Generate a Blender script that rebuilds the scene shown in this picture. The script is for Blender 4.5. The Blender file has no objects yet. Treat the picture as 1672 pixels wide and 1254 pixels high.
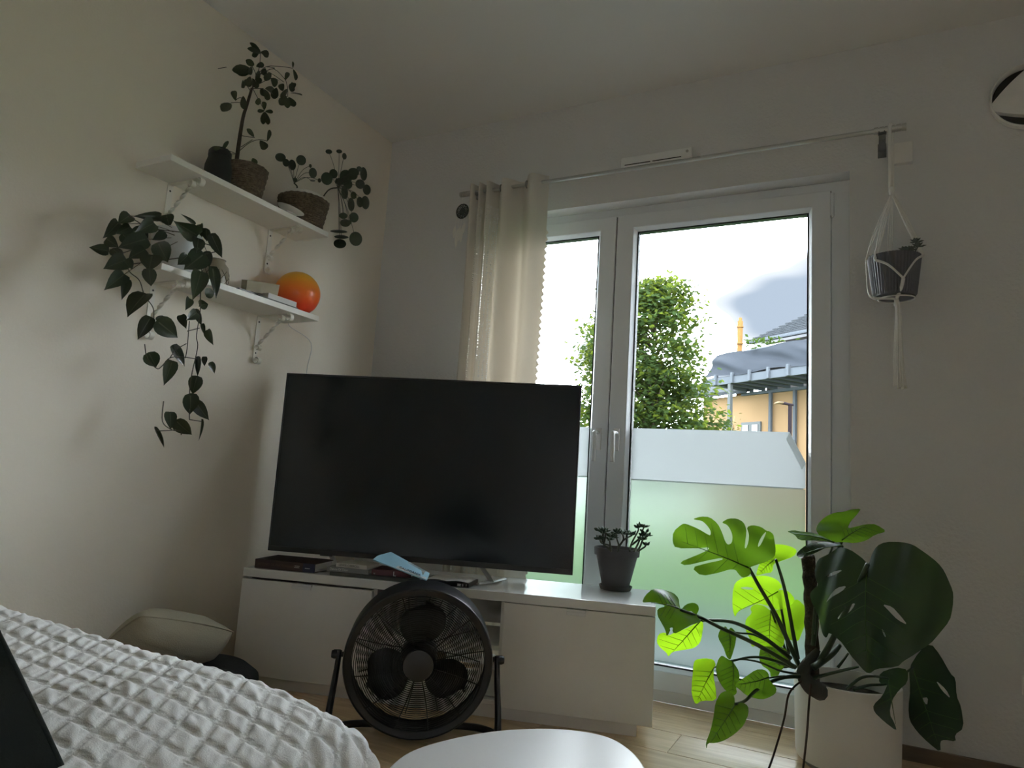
import bpy, bmesh, math, random
from mathutils import Vector, Matrix, Euler, noise
from mathutils.geometry import delaunay_2d_cdt
random.seed(11)
PI = math.pi
S = bpy.context.scene
COL = S.collection
R = math.radians

# ------------------------------------------------------------------ camera
CAM_POS=(2.241,-2.7685,0.815)
CAM_AXES=[(0.88964,0.452339,0.062688),(0.007379,-0.151496,0.98843),(0.456603,-0.878885,-0.138115)]
FOCAL_PX=1140
cam_data = bpy.data.cameras.new('camera')
cam_data.sensor_width = 36.0
cam_data.lens = FOCAL_PX * 36.0 / 1672.0
cam_data.clip_start = 0.02
cam_data.clip_end = 300
camera = bpy.data.objects.new('camera', cam_data)
COL.objects.link(camera)
_r, _u, _b = [Vector(a) for a in CAM_AXES]
camera.matrix_world = Matrix(((_r.x, _u.x, _b.x, CAM_POS[0]), (_r.y, _u.y, _b.y, CAM_POS[1]), (_r.z, _u.z, _b.z, CAM_POS[2]), (0, 0, 0, 1)))
S.camera = camera
CAMV = Vector(CAM_POS)

# ------------------------------------------------------------------ light
SKY_WHITE = 26.0
world = bpy.data.worlds.new('overcast_sky')
S.world = world
world.use_nodes = True
nt = world.node_tree
nt.nodes.clear()
wo = nt.nodes.new('ShaderNodeOutputWorld')
bg = nt.nodes.new('ShaderNodeBackground')
tc = nt.nodes.new('ShaderNodeTexCoord')
mp = nt.nodes.new('ShaderNodeMapping')
mp.inputs['Location'].default_value = (6.7, 2.4, 3.3)
mp.inputs['Scale'].default_value = (1.0, 1.0, 2.2)
ns = nt.nodes.new('ShaderNodeTexNoise')
ns.inputs['Scale'].default_value = 2.3
ns.inputs['Detail'].default_value = 3.0
ns.inputs['Roughness'].default_value = 0.45
rp = nt.nodes.new('ShaderNodeValToRGB')
rp.color_ramp.elements[0].position = 0.355
rp.color_ramp.elements[0].color = (0.0215, 0.0255, 0.0305, 1)
rp.color_ramp.interpolation = 'EASE'
rp.color_ramp.elements[1].position = 0.47
rp.color_ramp.elements[1].color = (0.89, 0.96, 1.0, 1)
e1_ = rp.color_ramp.elements.new(0.405)
e1_.color = (0.038, 0.0405, 0.043, 1)
nt.links.new(tc.outputs['Generated'], mp.inputs['Vector'])
nt.links.new(mp.outputs['Vector'], ns.inputs['Vector'])
nt.links.new(ns.outputs['Fac'], rp.inputs['Fac'])
nt.links.new(rp.outputs['Color'], bg.inputs['Color'])
bg.inputs['Strength'].default_value = SKY_WHITE
nt.links.new(bg.outputs['Background'], wo.inputs['Surface'])

S.view_settings.view_transform = 'Standard'
S.view_settings.look = 'None'
S.view_settings.gamma = 1.0
S.view_settings.use_curve_mapping = False
S.view_settings.exposure = 0.0
S.cycles.max_bounces = 14
S.cycles.diffuse_bounces = 8
S.cycles.glossy_bounces = 4
S.cycles.transmission_bounces = 10
S.cycles.transparent_max_bounces = 24
S.cycles.sample_clamp_indirect = 6.0
S.cycles.use_denoising = True

# ------------------------------------------------------------------ materials
MATS = {}
def mat(name, col, rough=0.6, metal=0.0, spec=0.5, var=0.0, scale=8.0, bump=0.0, bscale=60.0, stretch=(1, 1, 1), trans=0.0, tcol=None, coat=0.0, rnd=0.0, col2=None):
    if name in MATS: return MATS[name]
    m = bpy.data.materials.new(name)
    m.use_nodes = True
    t = m.node_tree
    t.nodes.clear()
    N = t.nodes.new; Lk = t.links.new
    out = N('ShaderNodeOutputMaterial')
    p = N('ShaderNodeBsdfPrincipled')
    p.inputs['Base Color'].default_value = (*col, 1)
    p.inputs['Roughness'].default_value = rough
    p.inputs['Metallic'].default_value = metal
    p.inputs['Specular IOR Level'].default_value = spec
    p.inputs['Coat Weight'].default_value = coat
    tx = N('ShaderNodeTexCoord')
    mpn = N('ShaderNodeMapping')
    mpn.inputs['Scale'].default_value = stretch
    Lk(tx.outputs['Object'], mpn.inputs['Vector'])
    csock = None
    if var > 0 or col2:
        n = N('ShaderNodeTexNoise')
        n.inputs['Scale'].default_value = scale
        n.inputs['Detail'].default_value = 4
        Lk(mpn.outputs['Vector'], n.inputs['Vector'])
        mx = N('ShaderNodeMix'); mx.data_type = 'RGBA'
        c2 = col2 if col2 else tuple(max(0, c * (1 - var)) for c in col)
        mx.inputs['A'].default_value = (*c2, 1)
        mx.inputs['B'].default_value = (*col, 1)
        cr = N('ShaderNodeMapRange')
        cr.inputs['From Min'].default_value = 0.35; cr.inputs['From Max'].default_value = 0.65
        Lk(n.outputs['Fac'], cr.inputs['Value'])
        Lk(cr.outputs['Result'], mx.inputs['Factor'])
        csock = mx.outputs['Result']
    if rnd > 0:
        oi = N('ShaderNodeObjectInfo')
        hs = N('ShaderNodeHueSaturation')
        mr = N('ShaderNodeMapRange')
        mr.inputs['To Min'].default_value = 1 - rnd; mr.inputs['To Max'].default_value = 1 + rnd
        Lk(oi.outputs['Random'], mr.inputs['Value'])
        Lk(mr.outputs['Result'], hs.inputs['Value'])
        if csock: Lk(csock, hs.inputs['Color'])
        else: hs.inputs['Color'].default_value = (*col, 1)
        csock = hs.outputs['Color']
    if csock: Lk(csock, p.inputs['Base Color'])
    if bump > 0:
        nb = N('ShaderNodeTexNoise')
        nb.inputs['Scale'].default_value = bscale
        nb.inputs['Detail'].default_value = 3
        Lk(mpn.outputs['Vector'], nb.inputs['Vector'])
        b = N('ShaderNodeBump')
        b.inputs['Strength'].default_value = bump
        b.inputs['Distance'].default_value = 0.01
        Lk(nb.outputs['Fac'], b.inputs['Height'])
        Lk(b.outputs['Normal'], p.inputs['Normal'])
    if trans > 0:
        tr = N('ShaderNodeBsdfTranslucent')
        tr.inputs['Color'].default_value = (*(tcol or col), 1)
        ms = N('ShaderNodeMixShader')
        ms.inputs['Fac'].default_value = trans
        Lk(p.outputs['BSDF'], ms.inputs[1]); Lk(tr.outputs['BSDF'], ms.inputs[2])
        Lk(ms.outputs['Shader'], out.inputs['Surface'])
    else:
        Lk(p.outputs['BSDF'], out.inputs['Surface'])
    MATS[name] = m
    return m

def glass_mat(name, tint=(1, 1, 1), refl=0.06):
    m = bpy.data.materials.new(name); m.use_nodes = True
    t = m.node_tree; t.nodes.clear()
    out = t.nodes.new('ShaderNodeOutputMaterial')
    tr = t.nodes.new('ShaderNodeBsdfTransparent'); tr.inputs['Color'].default_value = (*tint, 1)
    gl = t.nodes.new('ShaderNodeBsdfGlossy'); gl.inputs['Roughness'].default_value = 0.02
    fr = t.nodes.new('ShaderNodeLayerWeight'); fr.inputs['Blend'].default_value = 0.12
    ma = t.nodes.new('ShaderNodeMath'); ma.operation = 'MULTIPLY'; ma.inputs[1].default_value = refl * 8
    t.links.new(fr.outputs['Fresnel'], ma.inputs[0])
    ms = t.nodes.new('ShaderNodeMixShader')
    t.links.new(ma.outputs[0], ms.inputs['Fac'])
    t.links.new(tr.outputs[0], ms.inputs[1]); t.links.new(gl.outputs[0], ms.inputs[2])
    t.links.new(ms.outputs[0], out.inputs['Surface'])
    MATS[name] = m
    return m

def frosted_mat(name, rough, tl, tone):
    m = bpy.data.materials.new(name); m.use_nodes = True
    t = m.node_tree; t.nodes.clear()
    out = t.nodes.new('ShaderNodeOutputMaterial')
    rf = t.nodes.new('ShaderNodeBsdfRefraction'); rf.inputs['IOR'].default_value = 1.35; rf.inputs['Roughness'].default_value = rough
    rf.inputs['Color'].default_value = (*tone, 1)
    ts = t.nodes.new('ShaderNodeBsdfTranslucent'); ts.inputs['Color'].default_value = (*tone, 1)
    nz = t.nodes.new('ShaderNodeTexNoise'); nz.inputs['Scale'].default_value = 260
    bp = t.nodes.new('ShaderNodeBump'); bp.inputs['Strength'].default_value = 0.15; bp.inputs['Distance'].default_value = 0.002
    t.links.new(nz.outputs['Fac'], bp.inputs['Height'])
    t.links.new(bp.outputs['Normal'], rf.inputs['Normal'])
    ms = t.nodes.new('ShaderNodeMixShader'); ms.inputs['Fac'].default_value = tl
    t.links.new(rf.outputs[0], ms.inputs[1]); t.links.new(ts.outputs[0], ms.inputs[2])
    t.links.new(ms.outputs[0], out.inputs['Surface'])
    MATS[name] = m
    return m

# ------------------------------------------------------------------ geometry helpers
class MB:
    def __init__(self, M=None):
        self.v = []; self.f = []; self.M = M
    def add(self, vs, fs):
        o = len(self.v)
        if self.M is not None: vs = [self.M @ Vector(p) for p in vs]
        self.v += [tuple(p) for p in vs]
        self.f += [tuple(i + o for i in f) for f in fs]
        return self
    def box(self, a, b, T=None):
        (x0, y0, z0), (x1, y1, z1) = a, b
        vs = [Vector(p) for p in ((x0, y0, z0), (x1, y0, z0), (x1, y1, z0), (x0, y1, z0), (x0, y0, z1), (x1, y0, z1), (x1, y1, z1), (x0, y1, z1))]
        if T is not None: vs = [T @ p for p in vs]
        return self.add(vs, [(3, 2, 1, 0), (4, 5, 6, 7), (0, 1, 5, 4), (1, 2, 6, 5), (2, 3, 7, 6), (3, 0, 4, 7)])
    def tube(self, pts, r, n=8, closed=False, squash=1.0):
        pts = [Vector(p) for p in pts]
        m = len(pts)
        rs = r if isinstance(r, (list, tuple)) else [r] * m
        vs = []; up = None
        for i, p in enumerate(pts):
            if closed: d = pts[(i + 1) % m] - pts[i - 1]
            else: d = pts[min(i + 1, m - 1)] - pts[max(i - 1, 0)]
            if d.length < 1e-9: d = Vector((0, 0, 1))
            d.normalize()
            if up is None:
                up = Vector((0, 0, 1)) if abs(d.z) < 0.9 else Vector((1, 0, 0))
            up = (up - d * up.dot(d))
            if up.length < 1e-6: up = d.orthogonal()
            up.normalize()
            sd = d.cross(up)
            for k in range(n):
                a = 2 * PI * k / n
                vs.append(p + (up * math.cos(a) * squash + sd * math.sin(a)) * rs[i])
        fs = []
        for i in range(m if closed else m - 1):
            j = (i + 1) % m
            for k in range(n):
                l = (k + 1) % n
                fs.append((i * n + k, i * n + l, j * n + l, j * n + k))
        if not closed:
            fs.append(tuple(range(n))[::-1]); fs.append(tuple((m - 1) * n + k for k in range(n)))
        return self.add(vs, fs)
    def lathe(self, prof, c=(0, 0, 0), n=32, T=None, fx=1.0, fy=1.0, ring=False):
        vs = []; m = len(prof)
        for r, z in prof:
            for k in range(n):
                a = 2 * PI * k / n
                p = Vector((r * math.cos(a) * fx, r * math.sin(a) * fy, z))
                if T is not None: p = T @ p
                vs.append(p + Vector(c))
        fs = []
        for i in range(m - 1):
            for k in range(n):
                l = (k + 1) % n
                fs.append((i * n + k, i * n + l, (i + 1) * n + l, (i + 1) * n + k))
        if ring:
            for k in range(n):
                l = (k + 1) % n
                fs.append(((m - 1) * n + k, (m - 1) * n + l, l, k))
            return self.add(vs, fs)
        if prof[0][0] > 1e-5: fs.append(tuple(range(n))[::-1])
        if prof[-1][0] > 1e-5: fs.append(tuple((m - 1) * n + k for k in range(n)))
        return self.add(vs, fs)
    def prism(self, poly, z0, z1, T=None):
        n = len(poly)
        vs = [Vector((x, y, z0)) for x, y in poly] + [Vector((x, y, z1)) for x, y in poly]
        if T is not None: vs = [T @ p for p in vs]
        fs = [tuple(range(n))[::-1], tuple(range(n, 2 * n))]
        for i in range(n):
            j = (i + 1) % n
            fs.append((i, j, n + j, n + i))
        return self.add(vs, fs)
    def grid(self, fn, nu, nv, wrap=False):
        vs = [fn(i / nu, j / nv) for j in range(nv + 1) for i in range(nu + 1)]
        fs = [(j * (nu + 1) + i, j * (nu + 1) + i + 1, (j + 1) * (nu + 1) + i + 1, (j + 1) * (nu + 1) + i) for j in range(nv) for i in range(nu)]
        return self.add(vs, fs)

WM = {}
def thing(name, label, cat, loc=(0, 0, 0), group=None, rotz=0.0):
    o = bpy.data.objects.new(name, None)
    COL.objects.link(o)
    o.empty_display_size = 0.05
    o.location = loc; o.rotation_euler = (0, 0, rotz)
    WM[o.name] = Matrix.Translation(loc) @ Matrix.Rotation(rotz, 4, 'Z')
    o['label'] = label; o['category'] = cat
    if group: o['group'] = group
    return o

def make_mesh(name, mb, m, smooth=False, bevel=0.0, seg=2, fix=True):
    me = bpy.data.meshes.new(name)
    xs = [p[0] for p in mb.v]; ys = [p[1] for p in mb.v]; zs = [p[2] for p in mb.v]
    c = Vector(((min(xs) + max(xs)) / 2, (min(ys) + max(ys)) / 2, (min(zs) + max(zs)) / 2))
    me.from_pydata([(p[0] - c.x, p[1] - c.y, p[2] - c.z) for p in mb.v], [], mb.f)
    if bevel > 0 or fix:
        bm = bmesh.new(); bm.from_mesh(me)
        bmesh.ops.recalc_face_normals(bm, faces=bm.faces)
        if bevel > 0:
            es = [e for e in bm.edges if len(e.link_faces) == 2 and e.calc_face_angle(0) > R(35)]
            bmesh.ops.bevel(bm, geom=es, offset=bevel, segments=seg, affect='EDGES', profile=0.5, clamp_overlap=True)
        bm.to_mesh(me); bm.free()
    me.materials.append(m)
    if smooth:
        me.polygons.foreach_set('use_smooth', [True] * len(me.polygons))
        if smooth == 'auto':
            me.set_sharp_from_angle(angle=R(38))
    me.update()
    return me, c

def obj(name, mb, m, parent=None, smooth=False, bevel=0.0, seg=2, label=None, kind=None, cat=None, group=None, fix=True):
    me, c = make_mesh(name, mb, m, smooth, bevel, seg, fix)
    o = bpy.data.objects.new(name, me)
    COL.objects.link(o)
    place(o, Matrix.Translation(c), parent)
    if label: o['label'] = label
    if kind: o['kind'] = kind
    if cat: o['category'] = cat
    if group: o['group'] = group
    return o

def place(o, W, parent=None):
    if parent is not None:
        o.parent = parent
        o.matrix_parent_inverse = WM[parent.name].inverted()
    o.matrix_basis = W
    WM[o.name] = W

def inst(name, me, W, parent, label=None):
    o = bpy.data.objects.new(name, me)
    COL.objects.link(o)
    place(o, W, parent)
    return o

def struct(name, mb, m, parent=None, label=None, **k):
    o = obj(name, mb, m, parent, label=label, **k)
    o['kind'] = 'structure'
    return o

def sstruct(name, label, loc=(0, 0, 0)):
    o = bpy.data.objects.new(name, None); COL.objects.link(o)
    o.location = loc; WM[o.name] = Matrix.Translation(loc)
    o['kind'] = 'structure'; o['label'] = label
    return o

def text(name, body, size, W, m, parent, ext=0.0004, align='LEFT'):
    cu = bpy.data.curves.new(name, 'FONT')
    cu.body = body; cu.size = size; cu.extrude = ext; cu.align_x = align; cu.align_y = 'CENTER'
    cu.materials.append(m)
    tmp = bpy.data.objects.new('tmp', cu); COL.objects.link(tmp)
    bpy.context.view_layer.update()
    me = bpy.data.meshes.new_from_object(tmp.evaluated_get(bpy.context.evaluated_depsgraph_get()))
    bpy.data.objects.remove(tmp)
    me.name = name
    o = bpy.data.objects.new(name, me); COL.objects.link(o)
    place(o, W, parent)
    o['kind'] = 'stuff'
    return o

def spline(pts, n=6):
    P = [Vector(p) for p in pts]
    if len(P) < 3:
        return [P[0].lerp(P[-1], i / n) for i in range(n + 1)]
    out = []
    for i in range(len(P) - 1):
        p0 = P[max(i - 1, 0)]; p1 = P[i]; p2 = P[i + 1]; p3 = P[min(i + 2, len(P) - 1)]
        for k in range(n):
            t = k / n
            out.append(0.5 * ((2 * p1) + (p2 - p0) * t + (2 * p0 - 5 * p1 + 4 * p2 - p3) * t * t + (3 * p1 - p0 - 3 * p2 + p3) * t ** 3))
    out.append(P[-1])
    return out

def cspline(pts, n=6):
    P = [Vector(p) for p in pts]; m = len(P); out = []
    for i in range(m):
        p0, p1, p2, p3 = P[i - 1], P[i], P[(i + 1) % m], P[(i + 2) % m]
        for k in range(n):
            t = k / n
            out.append(0.5 * ((2 * p1) + (p2 - p0) * t + (2 * p0 - 5 * p1 + 4 * p2 - p3) * t * t + (3 * p1 - p0 - 3 * p2 + p3) * t ** 3))
    return out

def aim(base, tip, width, normal):
    """matrix that lays a unit leaf (base at origin, tip at +Y, width 1) between two points"""
    base = Vector(base); tip = Vector(tip)
    y = tip - base; l = max(y.length, 1e-4); yn = y / l
    z = Vector(normal); z = z - yn * z.dot(yn)
    if z.length < 1e-4: z = yn.orthogonal()
    z.normalize()
    x = yn.cross(z)
    k = l
    return Matrix(((x.x * width, yn.x * l, z.x * k, base.x), (x.y * width, yn.y * l, z.y * k, base.y), (x.z * width, yn.z * l, z.z * k, base.z), (0, 0, 0, 1)))

def unit_leaf(name, half, m, fold=0.10, droop=0.10, thick=True):
    """half: list of (halfwidth, y) from base to tip; mid rib along Y, folded along it"""
    vs = []; fs = []
    n = len(half)
    for w, y in half:
        zc = -droop * (y - 0.3) ** 2
        vs += [(-w, y, zc + fold * w * 0.9), (-w * 0.5, y, zc + fold * w * 0.55), (0, y, zc), (w * 0.5, y, zc + fold * w * 0.55), (w, y, zc + fold * w * 0.9)]
    for i in range(n - 1):
        for k in range(4):
            fs.append((i * 5 + k, i * 5 + k + 1, (i + 1) * 5 + k + 1, (i + 1) * 5 + k))
    me = bpy.data.meshes.new(name)
    me.from_pydata(vs, [], fs)
    bm = bmesh.new(); bm.from_mesh(me)
    bmesh.ops.remove_doubles(bm, verts=bm.verts, dist=1e-5)
    bmesh.ops.dissolve_degenerate(bm, edges=bm.edges, dist=1e-6)
    bm.to_mesh(me); bm.free()
    me.materials.append(m)
    me.polygons.foreach_set('use_smooth', [True] * len(me.polygons))
    return me

PHILO=[(0.12,-1.43,1.585,0.132,-1.47,1.543,0.04),(0.12,-1.328,1.62,0.14,-1.426,1.583,0.03),(0.07,-1.268,1.653,0.093,-1.268,1.61,0.043),(0.2,-1.24,1.58,0.232,-1.347,1.58,0.057),(0.12,-1.195,1.644,0.139,-1.261,1.653,0.014),(0.16,-1.2,1.633,0.19,-1.212,1.583,0.024),(0.19,-1.196,1.615,0.167,-1.172,1.581,0.033),(0.22,-1.194,1.59,0.223,-1.144,1.525,0.037),(0.14,-1.477,1.539,0.172,-1.531,1.471,0.039),(0.17,-1.456,1.53,0.184,-1.504,1.491,0.032),(0.19,-1.394,1.564,0.219,-1.464,1.506,0.047),(0.21,-1.364,1.54,0.192,-1.389,1.509,0.029),(0.23,-1.392,1.491,0.233,-1.353,1.442,0.054),(0.12,-1.485,1.45,0.11,-1.535,1.445,0.033),(0.18,-1.462,1.42,0.188,-1.527,1.374,0.052),(0.24,-1.416,1.443,0.249,-1.425,1.392,0.06),(0.2,-1.419,1.501,0.176,-1.486,1.455,0.057),(0.22,-1.431,1.459,0.208,-1.47,1.422,0.042),(0.2,-1.464,1.421,0.192,-1.442,1.394,0.021),(0.19,-1.467,1.37,0.22,-1.534,1.305,0.045),(0.2,-1.46,1.354,0.221,-1.479,1.288,0.028),(0.25,-1.425,1.394,0.235,-1.402,1.348,0.039),(0.22,-1.409,1.321,0.243,-1.472,1.239,0.062),(0.2,-1.367,1.255,0.183,-1.387,1.184,0.041),(0.22,-1.349,1.247,0.232,-1.28,1.21,0.059),(0.2,-1.34,1.258,0.183,-1.31,1.284,0.014),(0.22,-1.221,1.512,0.195,-1.264,1.45,0.069),(0.2,-1.231,1.567,0.227,-1.249,1.507,0.042),(0.2,-1.19,1.533,0.188,-1.163,1.487,0.029),(0.22,-1.28,1.489,0.208,-1.3,1.453,0.037),(0.24,-1.236,1.441,0.274,-1.275,1.34,0.053),(0.22,-1.175,1.477,0.247,-1.164,1.374,0.037),(0.22,-1.189,1.387,0.212,-1.145,1.4,0.035),(0.2,-1.234,1.355,0.233,-1.266,1.309,0.027),(0.2,-1.19,1.345,0.207,-1.163,1.357,0.035),(0.22,-1.217,1.311,0.236,-1.261,1.275,0.034),(0.2,-1.202,1.324,0.187,-1.165,1.278,0.023),(0.2,-1.257,1.291,0.231,-1.256,1.248,0.028),(0.2,-1.171,1.282,0.216,-1.17,1.244,0.014),(0.2,-1.148,1.264,0.233,-1.147,1.215,0.027),(0.1,-1.478,1.491,0.129,-1.457,1.47,0.035),(0.13,-1.408,1.551,0.123,-1.357,1.531,0.044),(0.12,-1.443,1.517,0.117,-1.403,1.497,0.039),(0.12,-1.465,1.461,0.105,-1.422,1.446,0.035),(0.177,-1.336,1.148,0.156,-1.289,1.11,0.046),(0.185,-1.258,1.187,0.196,-1.214,1.127,0.031),(0.17,-1.247,1.136,0.186,-1.275,1.056,0.041),(0.187,-1.161,1.167,0.18,-1.149,1.103,0.018),(0.211,-1.155,1.17,0.215,-1.155,1.139,0.018),(0.186,-1.108,1.159,0.19,-1.088,1.125,0.022),(0.205,-1.172,1.097,0.184,-1.163,1.039,0.042),(0.219,-1.198,1.032,0.195,-1.17,0.968,0.049),(0.207,-1.162,1.011,0.233,-1.125,0.956,0.04),(0.171,-1.23,0.968,0.193,-1.235,0.915,0.037),(0.188,-1.212,0.942,0.198,-1.156,0.901,0.046),(0.17,-1.273,0.912,0.148,-1.213,0.851,0.013),(0.179,-1.11,0.956,0.211,-1.134,0.887,0.01)]
PHILO_VINES=[[(0.2,-1.193,1.375),(0.2,-1.187,1.326),(0.2,-1.189,1.24),(0.2,-1.179,1.199),(0.2,-1.189,1.098),(0.2,-1.187,1.035),(0.2,-1.175,0.953)],[(0.2,-1.224,1.282),(0.2,-1.219,1.191),(0.2,-1.221,1.155)],[(0.2,-1.227,1.246),(0.2,-1.181,1.267)],[(0.2,-1.177,1.16),(0.2,-1.233,1.157),(0.2,-1.278,1.145),(0.2,-1.303,1.113),(0.2,-1.32,1.103),(0.2,-1.357,1.13),(0.2,-1.372,1.172)],[(0.2,-1.278,1.145),(0.2,-1.26,1.176),(0.2,-1.224,1.204)],[(0.2,-1.175,0.953),(0.2,-1.126,0.952)],[(0.2,-1.28,1.002),(0.2,-1.274,0.936),(0.2,-1.236,0.913),(0.2,-1.205,0.912),(0.2,-1.199,0.899)],[(0.2,-1.294,0.911),(0.2,-1.284,0.905),(0.2,-1.221,0.914)],[(0.17,-1.463,1.565),(0.17,-1.43,1.557),(0.17,-1.393,1.551)],[(0.17,-1.378,1.553),(0.17,-1.341,1.559),(0.17,-1.299,1.56)],[(0.17,-1.45,1.41),(0.17,-1.432,1.39),(0.17,-1.399,1.374),(0.17,-1.375,1.332),(0.17,-1.34,1.3),(0.17,-1.33,1.258),(0.17,-1.313,1.224)],[(0.17,-1.182,1.461),(0.17,-1.17,1.38),(0.17,-1.17,1.347)],[(0.17,-1.516,1.435),(0.17,-1.48,1.436),(0.17,-1.442,1.46)],[(0.17,-1.148,1.611),(0.17,-1.186,1.614),(0.17,-1.231,1.602)]]
SCHEF=[(0.086,-0.973,2.446,0.101,-1.039,2.441,0.019),(0.181,-1.052,2.37,0.207,-1.13,2.335,0.021),(0.105,-0.998,2.426,0.096,-1.019,2.399,0.02),(0.128,-1.009,2.414,0.145,-0.982,2.418,0.025),(0.074,-0.96,2.461,0.089,-0.937,2.447,0.019),(0.164,-1.06,2.32,0.185,-1.115,2.301,0.025),(0.065,-0.994,2.366,0.092,-1.092,2.298,0.038),(0.072,-0.99,2.359,0.062,-1.045,2.315,0.025),(0.139,-1.048,2.325,0.164,-1.082,2.275,0.026),(0.104,-1.002,2.364,0.13,-0.988,2.375,0.023),(0.131,-0.972,2.372,0.12,-0.93,2.396,0.025),(0.101,-0.955,2.385,0.082,-0.943,2.364,0.025),(0.07,-0.995,2.333,0.049,-0.984,2.3,0.029),(0.15,-1.09,2.245,0.179,-1.114,2.196,0.021),(0.081,-0.994,2.323,0.054,-0.956,2.315,0.025),(0.188,-0.997,2.297,0.19,-0.966,2.284,0.034),(0.113,-0.953,2.296,0.097,-0.88,2.319,0.041),(0.137,-0.982,2.271,0.157,-0.965,2.235,0.038),(0.119,-0.904,2.326,0.115,-0.908,2.277,0.031),(0.067,-0.937,2.315,0.092,-0.931,2.281,0.028),(0.064,-0.817,2.42,0.064,-0.803,2.466,0.019),(0.169,-0.914,2.326,0.147,-0.911,2.307,0.028),(0.155,-0.873,2.352,0.182,-0.871,2.331,0.036),(0.142,-0.868,2.338,0.159,-0.906,2.27,0.027),(0.074,-0.789,2.376,0.07,-0.723,2.407,0.023),(0.079,-0.801,2.351,0.1,-0.784,2.313,0.034),(0.098,-0.829,2.336,0.096,-0.857,2.283,0.032),(0.19,-0.906,2.266,0.211,-0.92,2.213,0.028),(0.187,-0.889,2.344,0.184,-0.886,2.305,0.028),(0.123,-0.836,2.45,0.137,-0.853,2.466,0.011),(0.122,-0.833,2.448,0.11,-0.797,2.421,0.023),(0.112,-1.082,2.174,0.091,-1.081,2.222,0.024),(0.109,-1.098,2.155,0.138,-1.154,2.092,0.036),(0.185,-1.11,2.163,0.192,-1.105,2.112,0.025),(0.125,-0.955,2.202,0.115,-0.954,2.241,0.019),(0.072,-0.909,2.233,0.058,-0.931,2.222,0.016),(0.162,-0.983,2.173,0.184,-0.964,2.177,0.017),(0.107,-0.939,2.206,0.124,-0.954,2.144,0.024),(0.161,-0.982,2.172,0.172,-0.97,2.124,0.024),(0.146,-1.007,2.22,0.162,-1.02,2.181,0.023),(0.107,-0.973,2.083,0.12,-1.021,2.089,0.02),(0.097,-0.936,2.088,0.096,-0.898,2.069,0.033),(0.16,-0.955,2.064,0.172,-0.958,2.108,0.019),(0.098,-1.103,1.959,0.125,-1.102,2,0.017),(0.144,-1.145,1.949,0.149,-1.179,1.93,0.016),(0.062,-1.062,1.984,0.064,-1.043,1.998,0.023),(0.093,-1.11,1.956,0.103,-1.101,1.979,0.018),(0.12,-0.981,1.989,0.139,-0.976,1.96,0.026),(0.144,-1.075,2.232,0.162,-1.076,2.25,0.024),(0.105,-0.997,2.324,0.114,-0.979,2.305,0.026),(0.156,-1.026,2.319,0.176,-1.055,2.267,0.024),(0.106,-1.011,2.285,0.126,-0.996,2.277,0.025),(0.173,-0.987,2.33,0.184,-1.019,2.278,0.026)]
SCHEF_STEMS=[[(0.12,-1.051,1.979),(0.12,-1.006,2.038),(0.12,-0.961,2.075),(0.12,-0.92,2.089)],[(0.12,-1.04,2.052),(0.12,-1.01,2.062),(0.12,-0.982,2.074)],[(0.12,-1.038,2.008),(0.12,-0.991,2.06)],[(0.12,-1.02,2.26),(0.12,-0.988,2.232),(0.12,-0.951,2.203)],[(0.12,-1.05,2.179),(0.12,-1.079,2.167),(0.12,-1.107,2.15)],[(0.12,-1.048,2.199),(0.12,-1.073,2.189),(0.12,-1.088,2.171)],[(0.12,-1.024,2.251),(0.12,-1.001,2.35),(0.12,-1.002,2.42)],[(0.12,-1.023,2.244),(0.12,-1.01,2.313),(0.12,-1.033,2.342)],[(0.12,-1.022,2.267),(0.12,-0.98,2.366),(0.12,-0.908,2.416),(0.12,-0.833,2.452)],[(0.12,-1.008,2.299),(0.12,-0.969,2.36),(0.12,-0.871,2.369)],[(0.12,-0.993,2.33),(0.12,-0.93,2.392),(0.12,-0.863,2.382)],[(0.12,-1.05,1.972),(0.12,-1.101,1.966),(0.12,-1.149,1.951)],[(0.12,-1.027,2.241),(0.12,-1.057,2.262)],[(0.12,-1.02,2.257),(0.12,-0.968,2.286)],[(0.12,-1.02,2.26),(0.12,-0.938,2.347),(0.12,-0.9,2.36)],[(0.12,-0.863,2.382),(0.12,-0.848,2.353),(0.12,-0.843,2.319)],[(0.12,-1.146,2.271),(0.12,-1.18,2.245)],[(0.12,-1.057,1.969),(0.12,-1.116,1.949)]]
SCHEF_TRUNK=[(0.12,-1.051,1.963),(0.12,-1.05,2.039),(0.12,-1.046,2.124),(0.12,-1.035,2.183),(0.12,-1.023,2.255)]
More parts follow.
